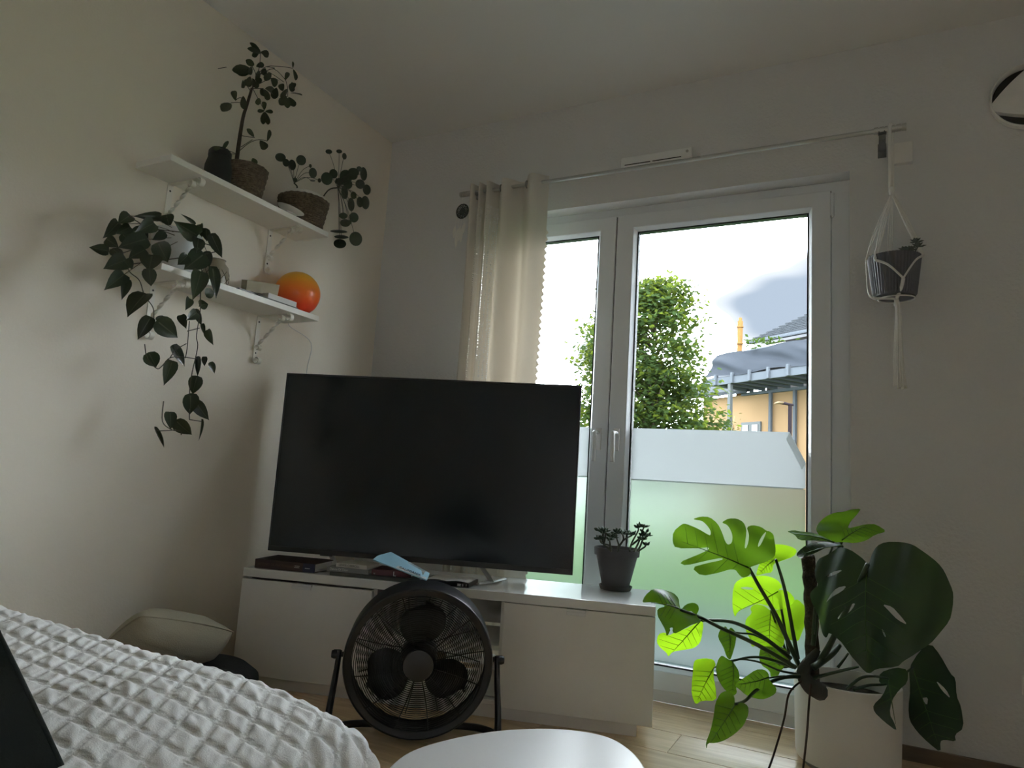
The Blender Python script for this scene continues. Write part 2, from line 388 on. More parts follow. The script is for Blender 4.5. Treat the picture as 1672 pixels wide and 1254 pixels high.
PILEA=[(0.187,-0.905,2.017,0.02,0.586,-0.607,0.168),(0.185,-0.873,2.009,0.015,0.221,-0.758,-0.381),(0.134,-0.793,2.044,0.021,-0.023,-0.774,-0.346),(0.094,-0.708,2.11,0.021,0.88,-0.486,-0.366),(0.182,-0.72,2.034,0.021,1.099,-0.097,-0.211),(0.104,-0.663,2.103,0.008,-0.01,-0.787,-0.353),(0.156,-0.789,1.979,0.009,0.564,-0.616,0.234),(0.158,-0.656,2.032,0.009,0.05,-0.799,-0.351),(0.144,-0.68,2.024,0.011,0.381,-0.498,0.595),(0.182,-0.643,2.165,0.014,0.497,-0.603,0.298),(0.132,-0.528,2.229,0.013,0.472,-0.596,0.341),(0.182,-0.545,2.189,0.014,1.083,-0.027,-0.192),(0.145,-0.599,2.067,0.027,0.985,-0.373,-0.309),(0.156,-0.575,2.098,0.02,0.226,-0.793,-0.383),(0.093,-0.425,2.159,0.031,0.88,-0.493,-0.347),(0.145,-0.436,2.169,0.025,0.515,-0.653,0.216),(0.092,-0.309,2.224,0.031,-0.312,-0.786,-0.298),(0.146,-0.441,2.149,0.022,0.525,-0.659,0.195),(0.075,-0.305,2.177,0.022,0.61,-0.694,-0.383),(0.127,-0.315,2.137,0.024,-0.023,-0.834,-0.344),(0.09,-0.423,2.084,0.03,-0.297,-0.782,-0.282),(0.083,-0.352,2.1,0.017,0.058,-0.828,-0.347),(0.128,-0.356,2.059,0.024,-0.184,-0.818,-0.302),(0.12,-0.305,2.078,0.031,1.073,0.052,-0.121),(0.116,-0.401,2.031,0.03,-0.3,-0.789,-0.273),(0.141,-0.47,1.948,0.018,0.523,-0.655,0.289),(0.099,-0.352,1.989,0.023,0.913,-0.48,-0.293),(0.07,-0.375,1.958,0.024,0.502,-0.642,0.349),(0.119,-0.465,1.88,0.038,0.235,-0.389,0.809),(0.103,-0.427,1.869,0.032,0.276,-0.432,0.764),(0.119,-0.45,1.827,0.028,0.515,-0.65,0.357),(0.084,-0.307,1.902,0.033,0.957,-0.437,-0.254),(0.186,-0.477,1.909,0.01,0.629,-0.701,-0.335),(0.136,-0.391,2.206,0.012,0.607,-0.686,-0.401),(0.106,-0.478,2.112,0.02,0.529,-0.647,0.227),(0.105,-0.421,2.123,0.022,0.916,-0.457,-0.328)]
PILEA_CROWNS=[(0.11,-0.748,1.988),(0.12,-0.501,2.07)]
MONSTERA=[((1.846,-0.539,0.67),(0.9074,0.4164,0.057),(-0.2183,0.3511,0.9105),[(0.058,-0.074),(-0.156,0.017)],0.1,[(0.058,-0.074),(0.064,-0.088),(0.051,-0.102),(0.034,-0.106),(0.024,-0.095),(0.017,-0.082),(-0.001,-0.081),(-0.029,-0.089),(-0.086,-0.103),(-0.112,-0.077),(-0.064,-0.061),(-0.017,-0.053),(-0.016,-0.046),(-0.063,-0.053),(-0.128,-0.072),(-0.147,-0.062),(-0.094,-0.038),(-0.06,-0.024),(-0.051,-0.018),(-0.057,-0.014),(-0.068,-0.015),(-0.152,-0.016),(-0.158,0.003),(-0.153,0.038),(-0.124,0.06),(-0.113,0.061),(-0.078,0.046),(-0.045,0.024),(-0.04,0.029),(-0.039,0.043),(-0.049,0.061),(-0.061,0.074),(-0.091,0.078),(-0.063,0.088),(-0.036,0.085),(-0.015,0.064),(-0.005,0.036),(0.001,0.004),(0.008,-0.004),(0.02,0.002),(0.025,0.024),(0.02,0.045),(0.012,0.059),(-0.004,0.066),(0.022,0.081),(0.049,0.084),(0.068,0.072),(0.071,0.047),(0.062,0.015),(0.055,-0.014),(0.06,-0.015),(0.069,0.005),(0.075,0.03),(0.073,0.054),(0.093,0.064),(0.119,0.058),(0.134,0.044),(0.141,0.044),(0.152,0.034),(0.152,0.013),(0.149,-0.018),(0.139,-0.042),(0.113,-0.056),(0.086,-0.063)],[[(0.093,-0.013),(0.1,0.005),(0.118,0.03),(0.132,0.043),(0.129,0.034),(0.104,-0.005)]]),
((1.961,-0.312,0.618),(0.994,-0.1071,-0.0238),(0.0546,0.2948,0.954),[(0.003,0.003),(-0.047,-0.053)],0.1,[(-0.029,0.044),(0.012,0.053),(0.046,0.05),(0.066,0.04),(0.056,0.02),(0.017,-0.004),(-0.001,-0.014),(-0.003,-0.041),(-0.026,-0.047),(-0.054,-0.06),(-0.049,-0.032),(-0.038,-0.009)],[]),
((1.921,-0.302,0.495),(0.9518,0.3043,0.0395),(0.0272,-0.212,0.9769),[(0.051,0.021),(-0.088,-0.062)],0.12,[(0.051,0.025),(0.067,0.035),(0.049,0.059),(0.015,0.072),(-0.019,0.069),(-0.054,0.062),(-0.082,0.042),(-0.09,0.012),(-0.092,-0.018),(-0.088,-0.054),(-0.081,-0.074),(-0.075,-0.059),(-0.06,-0.046),(-0.039,-0.03),(-0.012,-0.021),(0.023,-0.028),(0.051,-0.043),(0.075,-0.035),(0.095,-0.019),(0.103,0),(0.087,0.021),(0.067,0.026)],[[(-0.068,0.026),(-0.047,0.031),(-0.025,0.028),(-0.027,0.023),(-0.05,0.022)]]),
((1.95,-0.203,0.4),(0.9953,-0.0947,-0.0219),(0.0496,0.301,0.9523),[(-0.015,0.044),(-0.01,-0.079)],0.1,[(-0.015,0.04),(0.006,0.046),(0.027,0.055),(0.052,0.086),(0.065,0.094),(0.088,0.076),(0.098,0.049),(0.095,0.02),(0.087,-0.009),(0.078,-0.043),(0.049,-0.041),(0.036,-0.033),(0.036,-0.065),(0.017,-0.074),(-0.017,-0.075),(-0.046,-0.077),(-0.064,-0.088),(-0.073,-0.061),(-0.089,-0.042),(-0.095,-0.022),(-0.094,0.001),(-0.075,0.023),(-0.084,0.038),(-0.067,0.056),(-0.038,0.054)],[]),
((1.726,-0.673,0.475),(0.6981,0.7085,0.1034),(-0.5549,0.4441,0.7035),[(0.024,0),(-0.068,0.039)],0.12,[(0.025,-0.002),(0.03,0.016),(0.039,0.038),(0.031,0.06),(0.005,0.077),(-0.033,0.076),(-0.065,0.06),(-0.085,0.037),(-0.061,0.038),(-0.036,0.029),(-0.018,0.013),(-0.045,0.013),(-0.056,-0.011),(-0.054,-0.033),(-0.05,-0.055),(-0.052,-0.075),(-0.026,-0.05),(-0.027,-0.068),(0.005,-0.061),(0.042,-0.052),(0.077,-0.042),(0.068,-0.023),(0.083,-0.009),(0.087,0.006),(0.077,0.016),(0.051,0.016)],[[(0.046,-0.009),(0.058,-0.006),(0.064,-0.013),(0.054,-0.019),(0.045,-0.016)],[(-0.033,-0.05),(-0.022,-0.049),(-0.024,-0.056),(-0.034,-0.059)]]),
((1.72,-0.558,0.375),(0.9962,0.0871,0.0059),(-0.0013,-0.0531,0.9986),[(0.06,0.06),(-0.034,-0.06)],0.1,[(0.063,0.061),(0.071,0.055),(0.067,0.022),(0.061,-0.004),(0.042,-0.023),(0.012,-0.032),(-0.021,-0.042),(-0.034,-0.06),(-0.039,-0.048),(-0.058,-0.034),(-0.069,-0.019),(-0.065,0.005),(-0.045,0.014),(-0.031,0.006),(-0.015,0.018),(0.012,0.029),(0.041,0.048)],[]),
((1.84,-0.427,0.372),(0.6191,0.7769,0.1145),(-0.3668,0.1572,0.9169),[(0.011,0.019),(-0.016,-0.061)],0.1,[(0.013,0.023),(0.011,0.038),(-0.004,0.035),(-0.021,0.027),(-0.034,0.009),(-0.032,-0.021),(-0.026,-0.048),(-0.014,-0.061),(0.001,-0.046),(0.019,-0.022),(0.035,0.009),(0.03,0.027),(0.024,0.032)],[]),
((1.77,-0.419,0.239),(0.9947,-0.1004,-0.0228),(0.0587,0.3709,0.9268),[(0.024,0.04),(-0.018,-0.08)],0.08,[(0.022,0.039),(0.028,0.047),(0.017,0.064),(-0.011,0.061),(-0.04,0.05),(-0.044,0.032),(-0.039,-0.008),(-0.032,-0.06),(-0.017,-0.081),(-0.001,-0.065),(0.046,-0.055),(0.038,-0.024),(0.029,0.007)],[]),
((1.853,-0.473,0.275),(0.7673,0.6347,0.0916),(-0.2303,0.1395,0.9631),[(0.02,0.038),(0.001,-0.059)],0.1,[(0.02,0.038),(0.005,0.047),(-0.011,0.058),(-0.024,0.049),(-0.037,0.025),(-0.039,-0.006),(-0.03,-0.032),(-0.011,-0.049),(0.001,-0.06),(0.018,-0.051),(0.017,-0.036),(0.034,-0.012),(0.032,0.01),(0.026,0.023)],[]),
((1.947,-0.526,0.273),(0.9494,0.3115,0.0407),(0.0481,-0.2719,0.9611),[(0.027,0.029),(-0.069,-0.006)],0.1,[(0.026,0.025),(0.032,0.015),(0.048,-0.001),(0.046,-0.025),(0.028,-0.04),(0.009,-0.045),(-0.016,-0.04),(-0.038,-0.031),(-0.053,-0.018),(-0.07,-0.006),(-0.042,0.027),(-0.011,0.049),(0.013,0.05),(0.026,0.039)],[]),
((1.879,-0.665,0.206),(0.8601,0.5051,0.071),(-0.3192,0.4244,0.8473),[(0.036,0.036),(-0.069,-0.074)],0.1,[(0.035,0.037),(0.056,0.04),(0.069,0.029),(0.066,0.009),(0.047,-0.019),(0.017,-0.04),(-0.017,-0.056),(-0.043,-0.061),(-0.063,-0.06),(-0.069,-0.075),(-0.069,-0.06),(-0.052,-0.033),(-0.034,0.006),(-0.02,0.04),(-0.002,0.064),(0.016,0.072),(0.034,0.067),(0.039,0.054)],[]),
((1.952,-0.218,0.285),(0.9934,0.1145,0.0101),(-0.033,0.1997,0.9793),[(0.018,-0.011),(-0.037,0.03)],0.08,[(0.011,-0.049),(-0.01,-0.052),(-0.013,-0.032),(-0.041,-0.018),(-0.048,0.008),(-0.041,0.04),(-0.017,0.05),(0.018,0.048),(0.042,0.04),(0.048,0.014),(0.031,-0.016),(0.018,-0.031)],[]),
((2.236,-0.569,0.562),(0.7487,-0.6544,-0.1059),(0.2337,0.1111,0.9659),[(-0.035,0.089),(0.041,-0.187)],0.14,[(-0.036,0.089),(-0.066,0.102),(-0.101,0.114),(-0.148,0.113),(-0.183,0.081),(-0.215,0.06),(-0.22,0.031),(-0.206,0.004),(-0.188,-0.012),(-0.205,-0.03),(-0.217,-0.047),(-0.195,-0.071),(-0.166,-0.095),(-0.146,-0.115),(-0.121,-0.14),(-0.103,-0.147),(-0.098,-0.125),(-0.042,-0.144),(0.004,-0.17),(0.034,-0.188),(0.051,-0.185),(0.067,-0.169),(0.122,-0.142),(0.132,-0.122),(0.156,-0.096),(0.188,-0.057),(0.198,-0.031),(0.211,0.011),(0.209,0.044),(0.203,0.076),(0.194,0.093),(0.17,0.124),(0.147,0.141),(0.115,0.157),(0.082,0.17),(0.043,0.17),(0.004,0.159),(-0.019,0.142),(-0.03,0.117),(-0.03,0.092)],[[(-0.14,-0.055),(-0.126,-0.028),(-0.107,-0.002),(-0.08,0.013),(-0.089,-0.007),(-0.123,-0.037)],[(-0.177,0.012),(-0.148,0.036),(-0.101,0.053),(-0.123,0.034)],[(-0.086,-0.088),(-0.073,-0.057),(-0.06,-0.037),(-0.038,-0.024),(-0.043,-0.044),(-0.065,-0.07)],[(0.038,-0.004),(0.075,-0.002),(0.102,-0.017),(0.123,-0.034),(0.099,-0.03),(0.069,-0.016)],[(0.056,-0.065),(0.068,-0.07),(0.08,-0.082),(0.071,-0.081)]]),
((2.177,-0.333,0.743),(0.9923,0.1232,0.0115),(-0.0721,0.5002,0.8629),[(-0.021,-0.049),(0.057,0.016)],0.1,[(-0.018,-0.054),(-0.04,-0.056),(-0.058,-0.048),(-0.083,-0.041),(-0.093,-0.019),(-0.086,0.009),(-0.064,0.034),(-0.034,0.049),(-0.009,0.051),(0.011,0.061),(0.041,0.066),(0.028,0.043),(0.008,0.02),(-0.003,-0.008),(0.019,0.001),(0.051,0.015),(0.079,0.017),(0.107,-0.007),(0.072,-0.024),(0.047,-0.045),(0.016,-0.055)],[]),
((2.07,-0.405,0.706),(0.9989,-0.0439,-0.0142),(0.044,0.8167,0.5754),[(0.072,-0.018),(-0.067,0.019)],0.05,[(0.075,-0.02),(0.056,-0.004),(0.017,0.013),(-0.022,0.018),(-0.048,0.027),(-0.068,0.02),(-0.043,0.008),(-0.027,-0.019),(0.008,-0.019),(0.045,-0.022)],[]),
((2.091,-0.4,0.67),(0.9602,-0.2749,-0.0493),(0.2338,0.6946,0.6804),[(0.069,0.029),(-0.052,-0.034)],0.08,[(0.071,0.032),(0.051,0.037),(0.013,0.033),(-0.016,0.02),(-0.042,-0.005),(-0.055,-0.03),(-0.035,-0.049),(-0.024,-0.032),(0.001,-0.017),(0.032,0.012)],[]),
((2.283,-0.41,0.279),(0.9691,-0.2428,-0.0444),(0.1267,0.3348,0.9337),[(-0.008,0.048),(0.026,-0.083)],0.1,[(-0.007,0.037),(-0.017,-0.003),(-0.039,-0.034),(-0.034,-0.051),(-0.006,-0.069),(0.027,-0.084),(0.019,-0.065),(0.005,-0.045),(0.007,-0.009),(0.023,0.026),(0.04,0.049),(0.039,0.085),(0.005,0.083),(-0.033,0.06),(-0.032,0.028)],[]),
((2.413,-0.174,0.224),(0.9077,-0.4137,-0.0702),(0.2244,0.3372,0.9143),[(-0.086,0.089),(0.032,-0.124)],0.12,[(-0.099,0.085),(-0.078,0.142),(-0.053,0.179),(-0.022,0.152),(0.019,0.103),(0.035,0.094),(0.047,0.044),(0.064,0.018),(0.081,-0.038),(0.062,-0.065),(0.069,-0.082),(0.037,-0.087),(0.026,-0.095),(0.033,-0.125),(-0.001,-0.112),(-0.035,-0.093),(-0.063,-0.069),(-0.074,-0.033),(-0.079,0.021)],[[(-0.019,0.073),(0.016,0.054),(0.035,0.03),(0.005,0.047)],[(-0.043,0.006),(-0.026,0.015),(-0.024,-0.011)]])]
PETIOLES=[(0.0065,[(2.041,-0.346,0.305),(2.012,-0.373,0.377),(1.976,-0.405,0.462),(1.934,-0.439,0.54),(1.904,-0.463,0.599)]),(0.0055,[(2.031,-0.297,0.32),(2.016,-0.32,0.416),(1.995,-0.35,0.539),(1.972,-0.376,0.625)]),(0.004,[(1.999,-0.233,0.317),(1.989,-0.249,0.388),(1.974,-0.273,0.486),(1.969,-0.28,0.517)]),(0.004,[(1.995,-0.16,0.275),(1.966,-0.19,0.368),(1.941,-0.215,0.443)]),(0.0055,[(2.034,-0.408,0.316),(1.936,-0.489,0.379),(1.84,-0.566,0.427),(1.792,-0.616,0.456),(1.745,-0.663,0.477)]),(0.0055,[(2.02,-0.396,0.337),(1.943,-0.446,0.398),(1.872,-0.488,0.433),(1.812,-0.52,0.437),(1.777,-0.537,0.433)]),(0.004,[(2.024,-0.366,0.306),(1.952,-0.407,0.328),(1.904,-0.432,0.328),(1.86,-0.453,0.314)]),(0.003,[(2.032,-0.312,0.277),(1.983,-0.339,0.284),(1.922,-0.374,0.307),(1.86,-0.406,0.309),(1.802,-0.433,0.281)]),(0.005,[(2.05,-0.372,0.286),(1.995,-0.449,0.286),(1.942,-0.521,0.261),(1.917,-0.579,0.239),(1.899,-0.637,0.24)]),(0.003,[(2.008,-0.334,0.337),(1.922,-0.386,0.386),(1.873,-0.413,0.392),(1.842,-0.429,0.394)]),(0.003,[(2.047,-0.338,0.272),(2.005,-0.425,0.289),(1.972,-0.505,0.295)]),(0.005,[(2.081,-0.379,0.286),(2.123,-0.36,0.303),(2.203,-0.322,0.33)]),(0.004,[(2.145,-0.293,0.312),(2.16,-0.289,0.334),(2.175,-0.285,0.358)]),(0.004,[(2.172,-0.387,0.273),(2.207,-0.401,0.313),(2.242,-0.412,0.328),(2.281,-0.419,0.329)]),(0.004,[(2.188,-0.32,0.261),(2.23,-0.293,0.275),(2.289,-0.256,0.285),(2.35,-0.224,0.334)]),(0.008,[(2.09,-0.322,0.315),(2.131,-0.401,0.401),(2.181,-0.482,0.526),(2.231,-0.563,0.652)]),(0.006,[(2.078,-0.338,0.375),(2.104,-0.351,0.546),(2.16,-0.346,0.699)]),(0.004,[(2.079,-0.343,0.409),(2.098,-0.357,0.565),(2.138,-0.356,0.691)]),(0.004,[(2.079,-0.354,0.411),(2.099,-0.369,0.567),(2.163,-0.354,0.684)]),(0.003,[(2.008,-0.188,0.275),(1.982,-0.2,0.266),(1.969,-0.208,0.273)]),(0.009,[(2.082,-0.384,0.319),(2.128,-0.337,0.354),(2.151,-0.301,0.38)])]
AERIAL=[[(2.049,-0.394,0.276),(2.019,-0.433,0.243),(2.006,-0.456,0.165),(1.971,-0.483,0.04),(1.945,-0.517,-0.006)],[(2.083,-0.493,0.296),(2.079,-0.502,0.245),(2.074,-0.505,0.162),(2.065,-0.51,0.07),(2.058,-0.521,0.028)]]
MOSS_POLE=[(2.072,-0.242,0.256),(2.069,-0.272,0.43),(2.066,-0.293,0.555),(2.06,-0.309,0.642)]
JADE_STEMS=[[(1.369,-0.19,0.579),(1.372,-0.221,0.601),(1.346,-0.234,0.608),(1.341,-0.248,0.62)],[(1.345,-0.231,0.608),(1.345,-0.228,0.631),(1.345,-0.231,0.645)],[(1.372,-0.211,0.584),(1.374,-0.228,0.608),(1.37,-0.222,0.621)],[(1.396,-0.198,0.582),(1.402,-0.211,0.607),(1.398,-0.219,0.626),(1.396,-0.225,0.647)],[(1.397,-0.185,0.602),(1.412,-0.188,0.626),(1.413,-0.203,0.647)],[(1.416,-0.201,0.625),(1.427,-0.17,0.636),(1.442,-0.18,0.643)],[(1.437,-0.184,0.586),(1.435,-0.163,0.607),(1.447,-0.175,0.629),(1.464,-0.177,0.662),(1.458,-0.157,0.676)],[(1.442,-0.177,0.609),(1.464,-0.17,0.63),(1.469,-0.159,0.645),(1.483,-0.171,0.675)],[(1.446,-0.155,0.585),(1.465,-0.181,0.611),(1.47,-0.162,0.634),(1.476,-0.153,0.64)],[(1.463,-0.172,0.588),(1.474,-0.172,0.609),(1.485,-0.18,0.633),(1.49,-0.137,0.643)],[(1.465,-0.17,0.588),(1.479,-0.137,0.602),(1.493,-0.167,0.613)],[(1.381,-0.226,0.582),(1.349,-0.217,0.602),(1.329,-0.216,0.62)],[(1.352,-0.235,0.606),(1.36,-0.244,0.633),(1.359,-0.243,0.652)]]
JADE_TIPS=[(1.338,-0.239,0.622),(1.345,-0.234,0.645),(1.343,-0.231,0.648),(1.373,-0.23,0.622),(1.391,-0.211,0.646),(1.419,-0.221,0.648),(1.422,-0.194,0.651),(1.437,-0.165,0.642),(1.46,-0.164,0.67),(1.488,-0.176,0.676),(1.479,-0.163,0.643),(1.488,-0.13,0.643),(1.489,-0.152,0.61),(1.348,-0.211,0.648),(1.33,-0.22,0.651),(1.374,-0.193,0.629),(1.401,-0.233,0.653),(1.484,-0.179,0.63),(1.441,-0.196,0.647),(1.327,-0.227,0.623),(1.485,-0.155,0.655),(1.466,-0.162,0.676),(1.378,-0.241,0.634)]

# ------------------------------------------------------------------ palette
M_wall_l = mat('cream_wall_paint', (0.83, 0.77, 0.67), 0.85, bump=0.06, bscale=120)
M_wall_w = mat('window_wall_paint', (0.74, 0.74, 0.745), 0.85, bump=0.25, bscale=90)
M_ceil = mat('ceiling_paint', (0.78, 0.77, 0.75), 0.9)
M_upvc = mat('white_window_profile', (0.83, 0.86, 0.90), 0.35)
M_gasket = mat('dark_rubber_gasket', (0.03, 0.035, 0.04), 0.6)
M_handle = mat('white_handle_enamel', (0.82, 0.82, 0.83), 0.25)
M_white = mat('white_lacquer', (0.85, 0.84, 0.82), 0.35, var=0.03)
M_gloss = mat('glossy_white_top', (0.80, 0.80, 0.80), 0.12, coat=0.4)
M_cabin = mat('cabinet_inside_white', (0.6, 0.58, 0.55), 0.6)
M_black = mat('black_plastic', (0.012, 0.012, 0.014), 0.35)
M_blackm = mat('black_enamel_steel', (0.014, 0.014, 0.016), 0.4, metal=0.2)
M_screen = mat('dark_screen_glass', (0.008, 0.013, 0.017), 0.16, spec=0.5)
M_bezel = mat('charcoal_bezel', (0.035, 0.035, 0.035), 0.45)
M_steel = mat('brushed_steel', (0.55, 0.55, 0.54), 0.28, metal=1.0)
M_chrome = mat('polished_metal', (0.8, 0.8, 0.8), 0.12, metal=1.0)
M_shelf = mat('white_shelf_board', (0.88, 0.86, 0.81), 0.45)
M_bracket = mat('white_cast_metal', (0.78, 0.75, 0.68), 0.4)
M_soil = mat('potting_soil', (0.03, 0.022, 0.016), 0.95, bump=0.8, bscale=80)
M_basket = mat('woven_seagrass', (0.20, 0.15, 0.10), 0.85, var=0.55, scale=90, bump=0.6, bscale=220)
M_paper = mat('white_paper', (0.75, 0.74, 0.72), 0.7)
M_stem = mat('green_stem', (0.05, 0.085, 0.03), 0.5)
M_bark = mat('brown_bark', (0.07, 0.05, 0.032), 0.9, var=0.4, scale=60, bump=0.6, bscale=120)
M_cord = mat('cotton_cord', (0.88, 0.87, 0.84), 0.9, bump=0.4, bscale=300)

# ------------------------------------------------------------------ room shell
CH = 2.546
XR, YB = 3.7, -5.2
DX0, DX1, DZ = 0.565, 2.177, 2.053
struct('floor', MB().box((-0.2, YB - 0.2, -0.2), (XR + 0.2, 0.4, -0.012)), mat('floor_screed', (0.12, 0.08, 0.05), 0.9), label='wooden laminate floor of the living room')
FLOOR = bpy.data.objects['floor']
M_plank = mat('oak_laminate', (0.80, 0.60, 0.38), 0.22, spec=1.0, var=0.2, scale=5, stretch=(1.0, 14, 14), rnd=0.08, bump=0.05, bscale=40)
PW, PL = 0.194, 1.285
pm, _ = make_mesh('plank', MB().box((-PL / 2, -PW / 2, -0.006), (PL / 2, PW / 2, 0.006)), M_plank, bevel=0.0022, seg=1)
row = 0
y = -0.046 - PW / 2
ys_rows = [(-0.046 + PW / 2, 0)] + [(-0.046 - PW * (i + 0.5), i + 1) for i in range(26)]
for yy, i in ys_rows:
    x = -0.05 - (i * 0.43) % PL
    while x < XR:
        xa, xb = max(x, 0.0), min(x + PL, XR)
        if xb - xa > 0.05:
            sx = (xb - xa) / PL
            sy = 1.0; yc = yy
            if yy > 0:
                sy = 0.66; yc = yy - PW * 0.17
            inst('plank', pm, Matrix.Translation(((xa + xb) / 2, yc, -0.006)) @ Matrix.Diagonal((sx * 0.9995, sy * 0.997, 1, 1)), FLOOR)
        x += PL
struct('ceiling', MB().box((-0.2, YB - 0.2, CH), (XR + 0.2, 0.4, CH + 0.2)), M_ceil, label='plain off-white ceiling')
struct('wall_left', MB().box((-0.25, YB, -0.2), (0, 0.0, CH)), M_wall_l, label='cream painted wall behind the shelves')
WY0, WY1, WZ0, WZ1 = -4.95, -4.55, 0.25, 0.95  # unseen opening added to the right wall to let in fill light
struct('wall_right', MB().box((XR, YB, -0.2), (XR + 0.2, WY0, CH)).box((XR, WY1, -0.2), (XR + 0.2, 0.0, CH)).box((XR, WY0, WZ1), (XR + 0.2, WY1, CH)).box((XR, WY0, -0.2), (XR + 0.2, WY1, WZ0)), M_wall_w, label='right wall outside the view with an opening added for fill light')
struct('wall_back', MB().box((-0.2, YB - 0.2, -0.2), (XR + 0.2, YB, CH)), M_wall_w, label='plain wall behind the viewer')
wf = MB()
wf.box((-0.25, 0, -0.2), (DX0, 0.36, CH)).box((DX1, 0, -0.2), (XR + 0.2, 0.36, CH)).box((DX0, 0, DZ), (DX1, 0.36, CH)).box((DX0, 0.0, -0.2), (DX1, 0.36, -0.012))
struct('wall_front', wf, M_wall_w, label='light grey plastered wall around the balcony door')
M_base = mat('baseboard_wood', (0.16, 0.11, 0.07), 0.5, var=0.2, scale=12, stretch=(1, 8, 8))
struct('baseboard_front', MB().box((DX1 + 0.004, -0.012, 0), (XR, -0.0005, 0.046)), M_base, bevel=0.002, label='low baseboard on the wall right of the door')
struct('baseboard_left', MB().box((0.0005, YB, 0), (0.012, -0.001, 0.046)), M_base, bevel=0.002, label='low baseboard along the shelf wall')
struct('baseboard_front', MB().box((0.013, -0.012, 0), (DX0 - 0.004, -0.0005, 0.046)), M_base, bevel=0.002, label='low baseboard behind the television cabinet')

# ------------------------------------------------------------------ balcony door
DOOR = sstruct('door_1', 'white two-leaf glazed balcony door with frosted film on its lower panes', (1.3, 0.1, 0))
def frame_ring(x0, x1, z0, z1, w, y0, y1, wb=None, wt=None, wl=None, wr=None):
    wb = w if wb is None else wb; wt = w if wt is None else wt
    wl = w if wl is None else wl; wr = w if wr is None else wr
    O = [(x0, z0), (x1, z0), (x1, z1), (x0, z1)]
    I = [(x0 + wl, z0 + wb), (x1 - wr, z0 + wb), (x1 - wr, z1 - wt), (x0 + wl, z1 - wt)]
    vs = [(x, y0, z) for x, z in O] + [(x, y0, z) for x, z in I] + [(x, y1, z) for x, z in O] + [(x, y1, z) for x, z in I]
    fs = []
    for k in range(4):
        l = (k + 1) % 4
        fs += [(k, l, 4 + l, 4 + k), (8 + k, 12 + k, 12 + l, 8 + l), (k, 8 + k, 8 + l, l), (4 + k, 4 + l, 12 + l, 12 + k)]
    return MB().add(vs, fs)
obj('frame', frame_ring(DX0, DX1, 0.0, DZ, 0.066, 0.08, 0.16, wb=0.044, wt=0.05), M_upvc, DOOR, bevel=0.003)
M_glass = glass_mat('window_glass', (0.98, 0.985, 0.99), 0.05)
M_film1 = frosted_mat('frosted_film_upper', 0.62, 0.45, (0.46, 0.47, 0.48))
M_film2 = frosted_mat('frosted_film_lower', 0.36, 0.06, (0.56, 0.595, 0.58))
def sash(x0, x1, gx0, gx1, hinge):
    z0, z1, gz0, gz1 = 0.047, 2.012, 0.133, 1.937
    s = obj('sash', frame_ring(x0, x1, z0, z1, 0, 0.06, 0.13, wb=gz0 - 0.012 - z0, wt=z1 - gz1 - 0.012, wl=gx0 - 0.012 - x0, wr=x1 - gx1 - 0.012), M_upvc, DOOR, bevel=0.004)
    # sloped glazing bead all round
    bd = MB()
    a = [(gx0 - 0.012, 0.062, gz0 - 0.012), (gx1 + 0.012, 0.062, gz0 - 0.012), (gx1 + 0.012, 0.062, gz1 + 0.012), (gx0 - 0.012, 0.062, gz1 + 0.012)]
    c = [(gx0, 0.082, gz0), (gx1, 0.082, gz0), (gx1, 0.082, gz1), (gx0, 0.082, gz1)]
    d = [(p[0], 0.094, p[2]) for p in c]
    e = [(p[0], 0.094, p[2]) for p in a]
    vs = a + c + d + e; fs = []
    for lev in range(3):
        for k in range(4):
            l = (k + 1) % 4
            fs.append((lev * 4 + k, lev * 4 + l, lev * 4 + 4 + l, lev * 4 + 4 + k))
    bd.add(vs, fs)
    obj('glazing_bead', bd, M_upvc, s)
    obj('gasket', frame_ring(gx0 - 0.002, gx1 + 0.002, gz0 - 0.002, gz1 + 0.002, 0.008, 0.0835, 0.0945), M_gasket, s)
    obj('pane', MB().box((gx0, 0.096, gz0 - 0.002), (gx1, 0.1, gz1 + 0.002)), M_glass, s)
    obj('pane', MB().box((gx0, 0.118, gz0 - 0.002), (gx1, 0.121, gz1 + 0.002)), M_glass, s)
    obj('outer_bead', frame_ring(gx0 - 0.002, gx1 + 0.002, gz0 - 0.002, gz1 + 0.002, 0.006, 0.101, 0.117), M_gasket, s)
    return s
SR = sash(1.247, 2.11, 1.335, 2.03, 'right')
SL = sash(DX0 + 0.045, 1.243, 0.70, 1.157, 'left')
def film(s, x0, x1, peel):
    z0, z1, zs = 0.15, 1.071, 0.856
    if peel:
        pu = MB().prism([(x0, zs + 0.001), (x1, zs + 0.001), (x1, 0.955), (x1 - 0.058, z1 - 0.002), (x0, z1)], 0.0, 0.0009, Matrix(((1, 0, 0, 0), (0, 0, 1, 0.0942), (0, 1, 0, 0), (0, 0, 0, 1))))
    else:
        pu = MB().box((x0, 0.0942, zs + 0.001), (x1, 0.0951, z1))
    obj('privacy_film', pu, M_film1, s, label='paler upper strip of frosted film')
    obj('privacy_film', MB().box((x0, 0.0942, z0), (x1, 0.0951, zs - 0.0015)), M_film2, s, label='lower sheet of frosted film')
    obj('film_seam', MB().box((x0 + 0.01, 0.0935, zs - 0.0025), (x1 - 0.008, 0.0941, zs + 0.002)), mat('film_edge', (0.55, 0.6, 0.6), 0.5, trans=0.4), s)
    if peel:
        fl = MB().grid(lambda u, v: (x1 - 0.058 - 0.012 * v + u * 0.058, 0.094 - 0.012 * math.sin(v * 1.6) * (0.3 + u * 0.7), z1 - 0.002 - u * 0.114 - v * 0.028), 6, 4)
        obj('peeled_corner', fl, mat('film_back', (0.85, 0.88, 0.88), 0.4, trans=0.5), s, smooth=True)
film(SR, 1.343, 2.022, True)
film(SL, 0.708, 1.149, False)
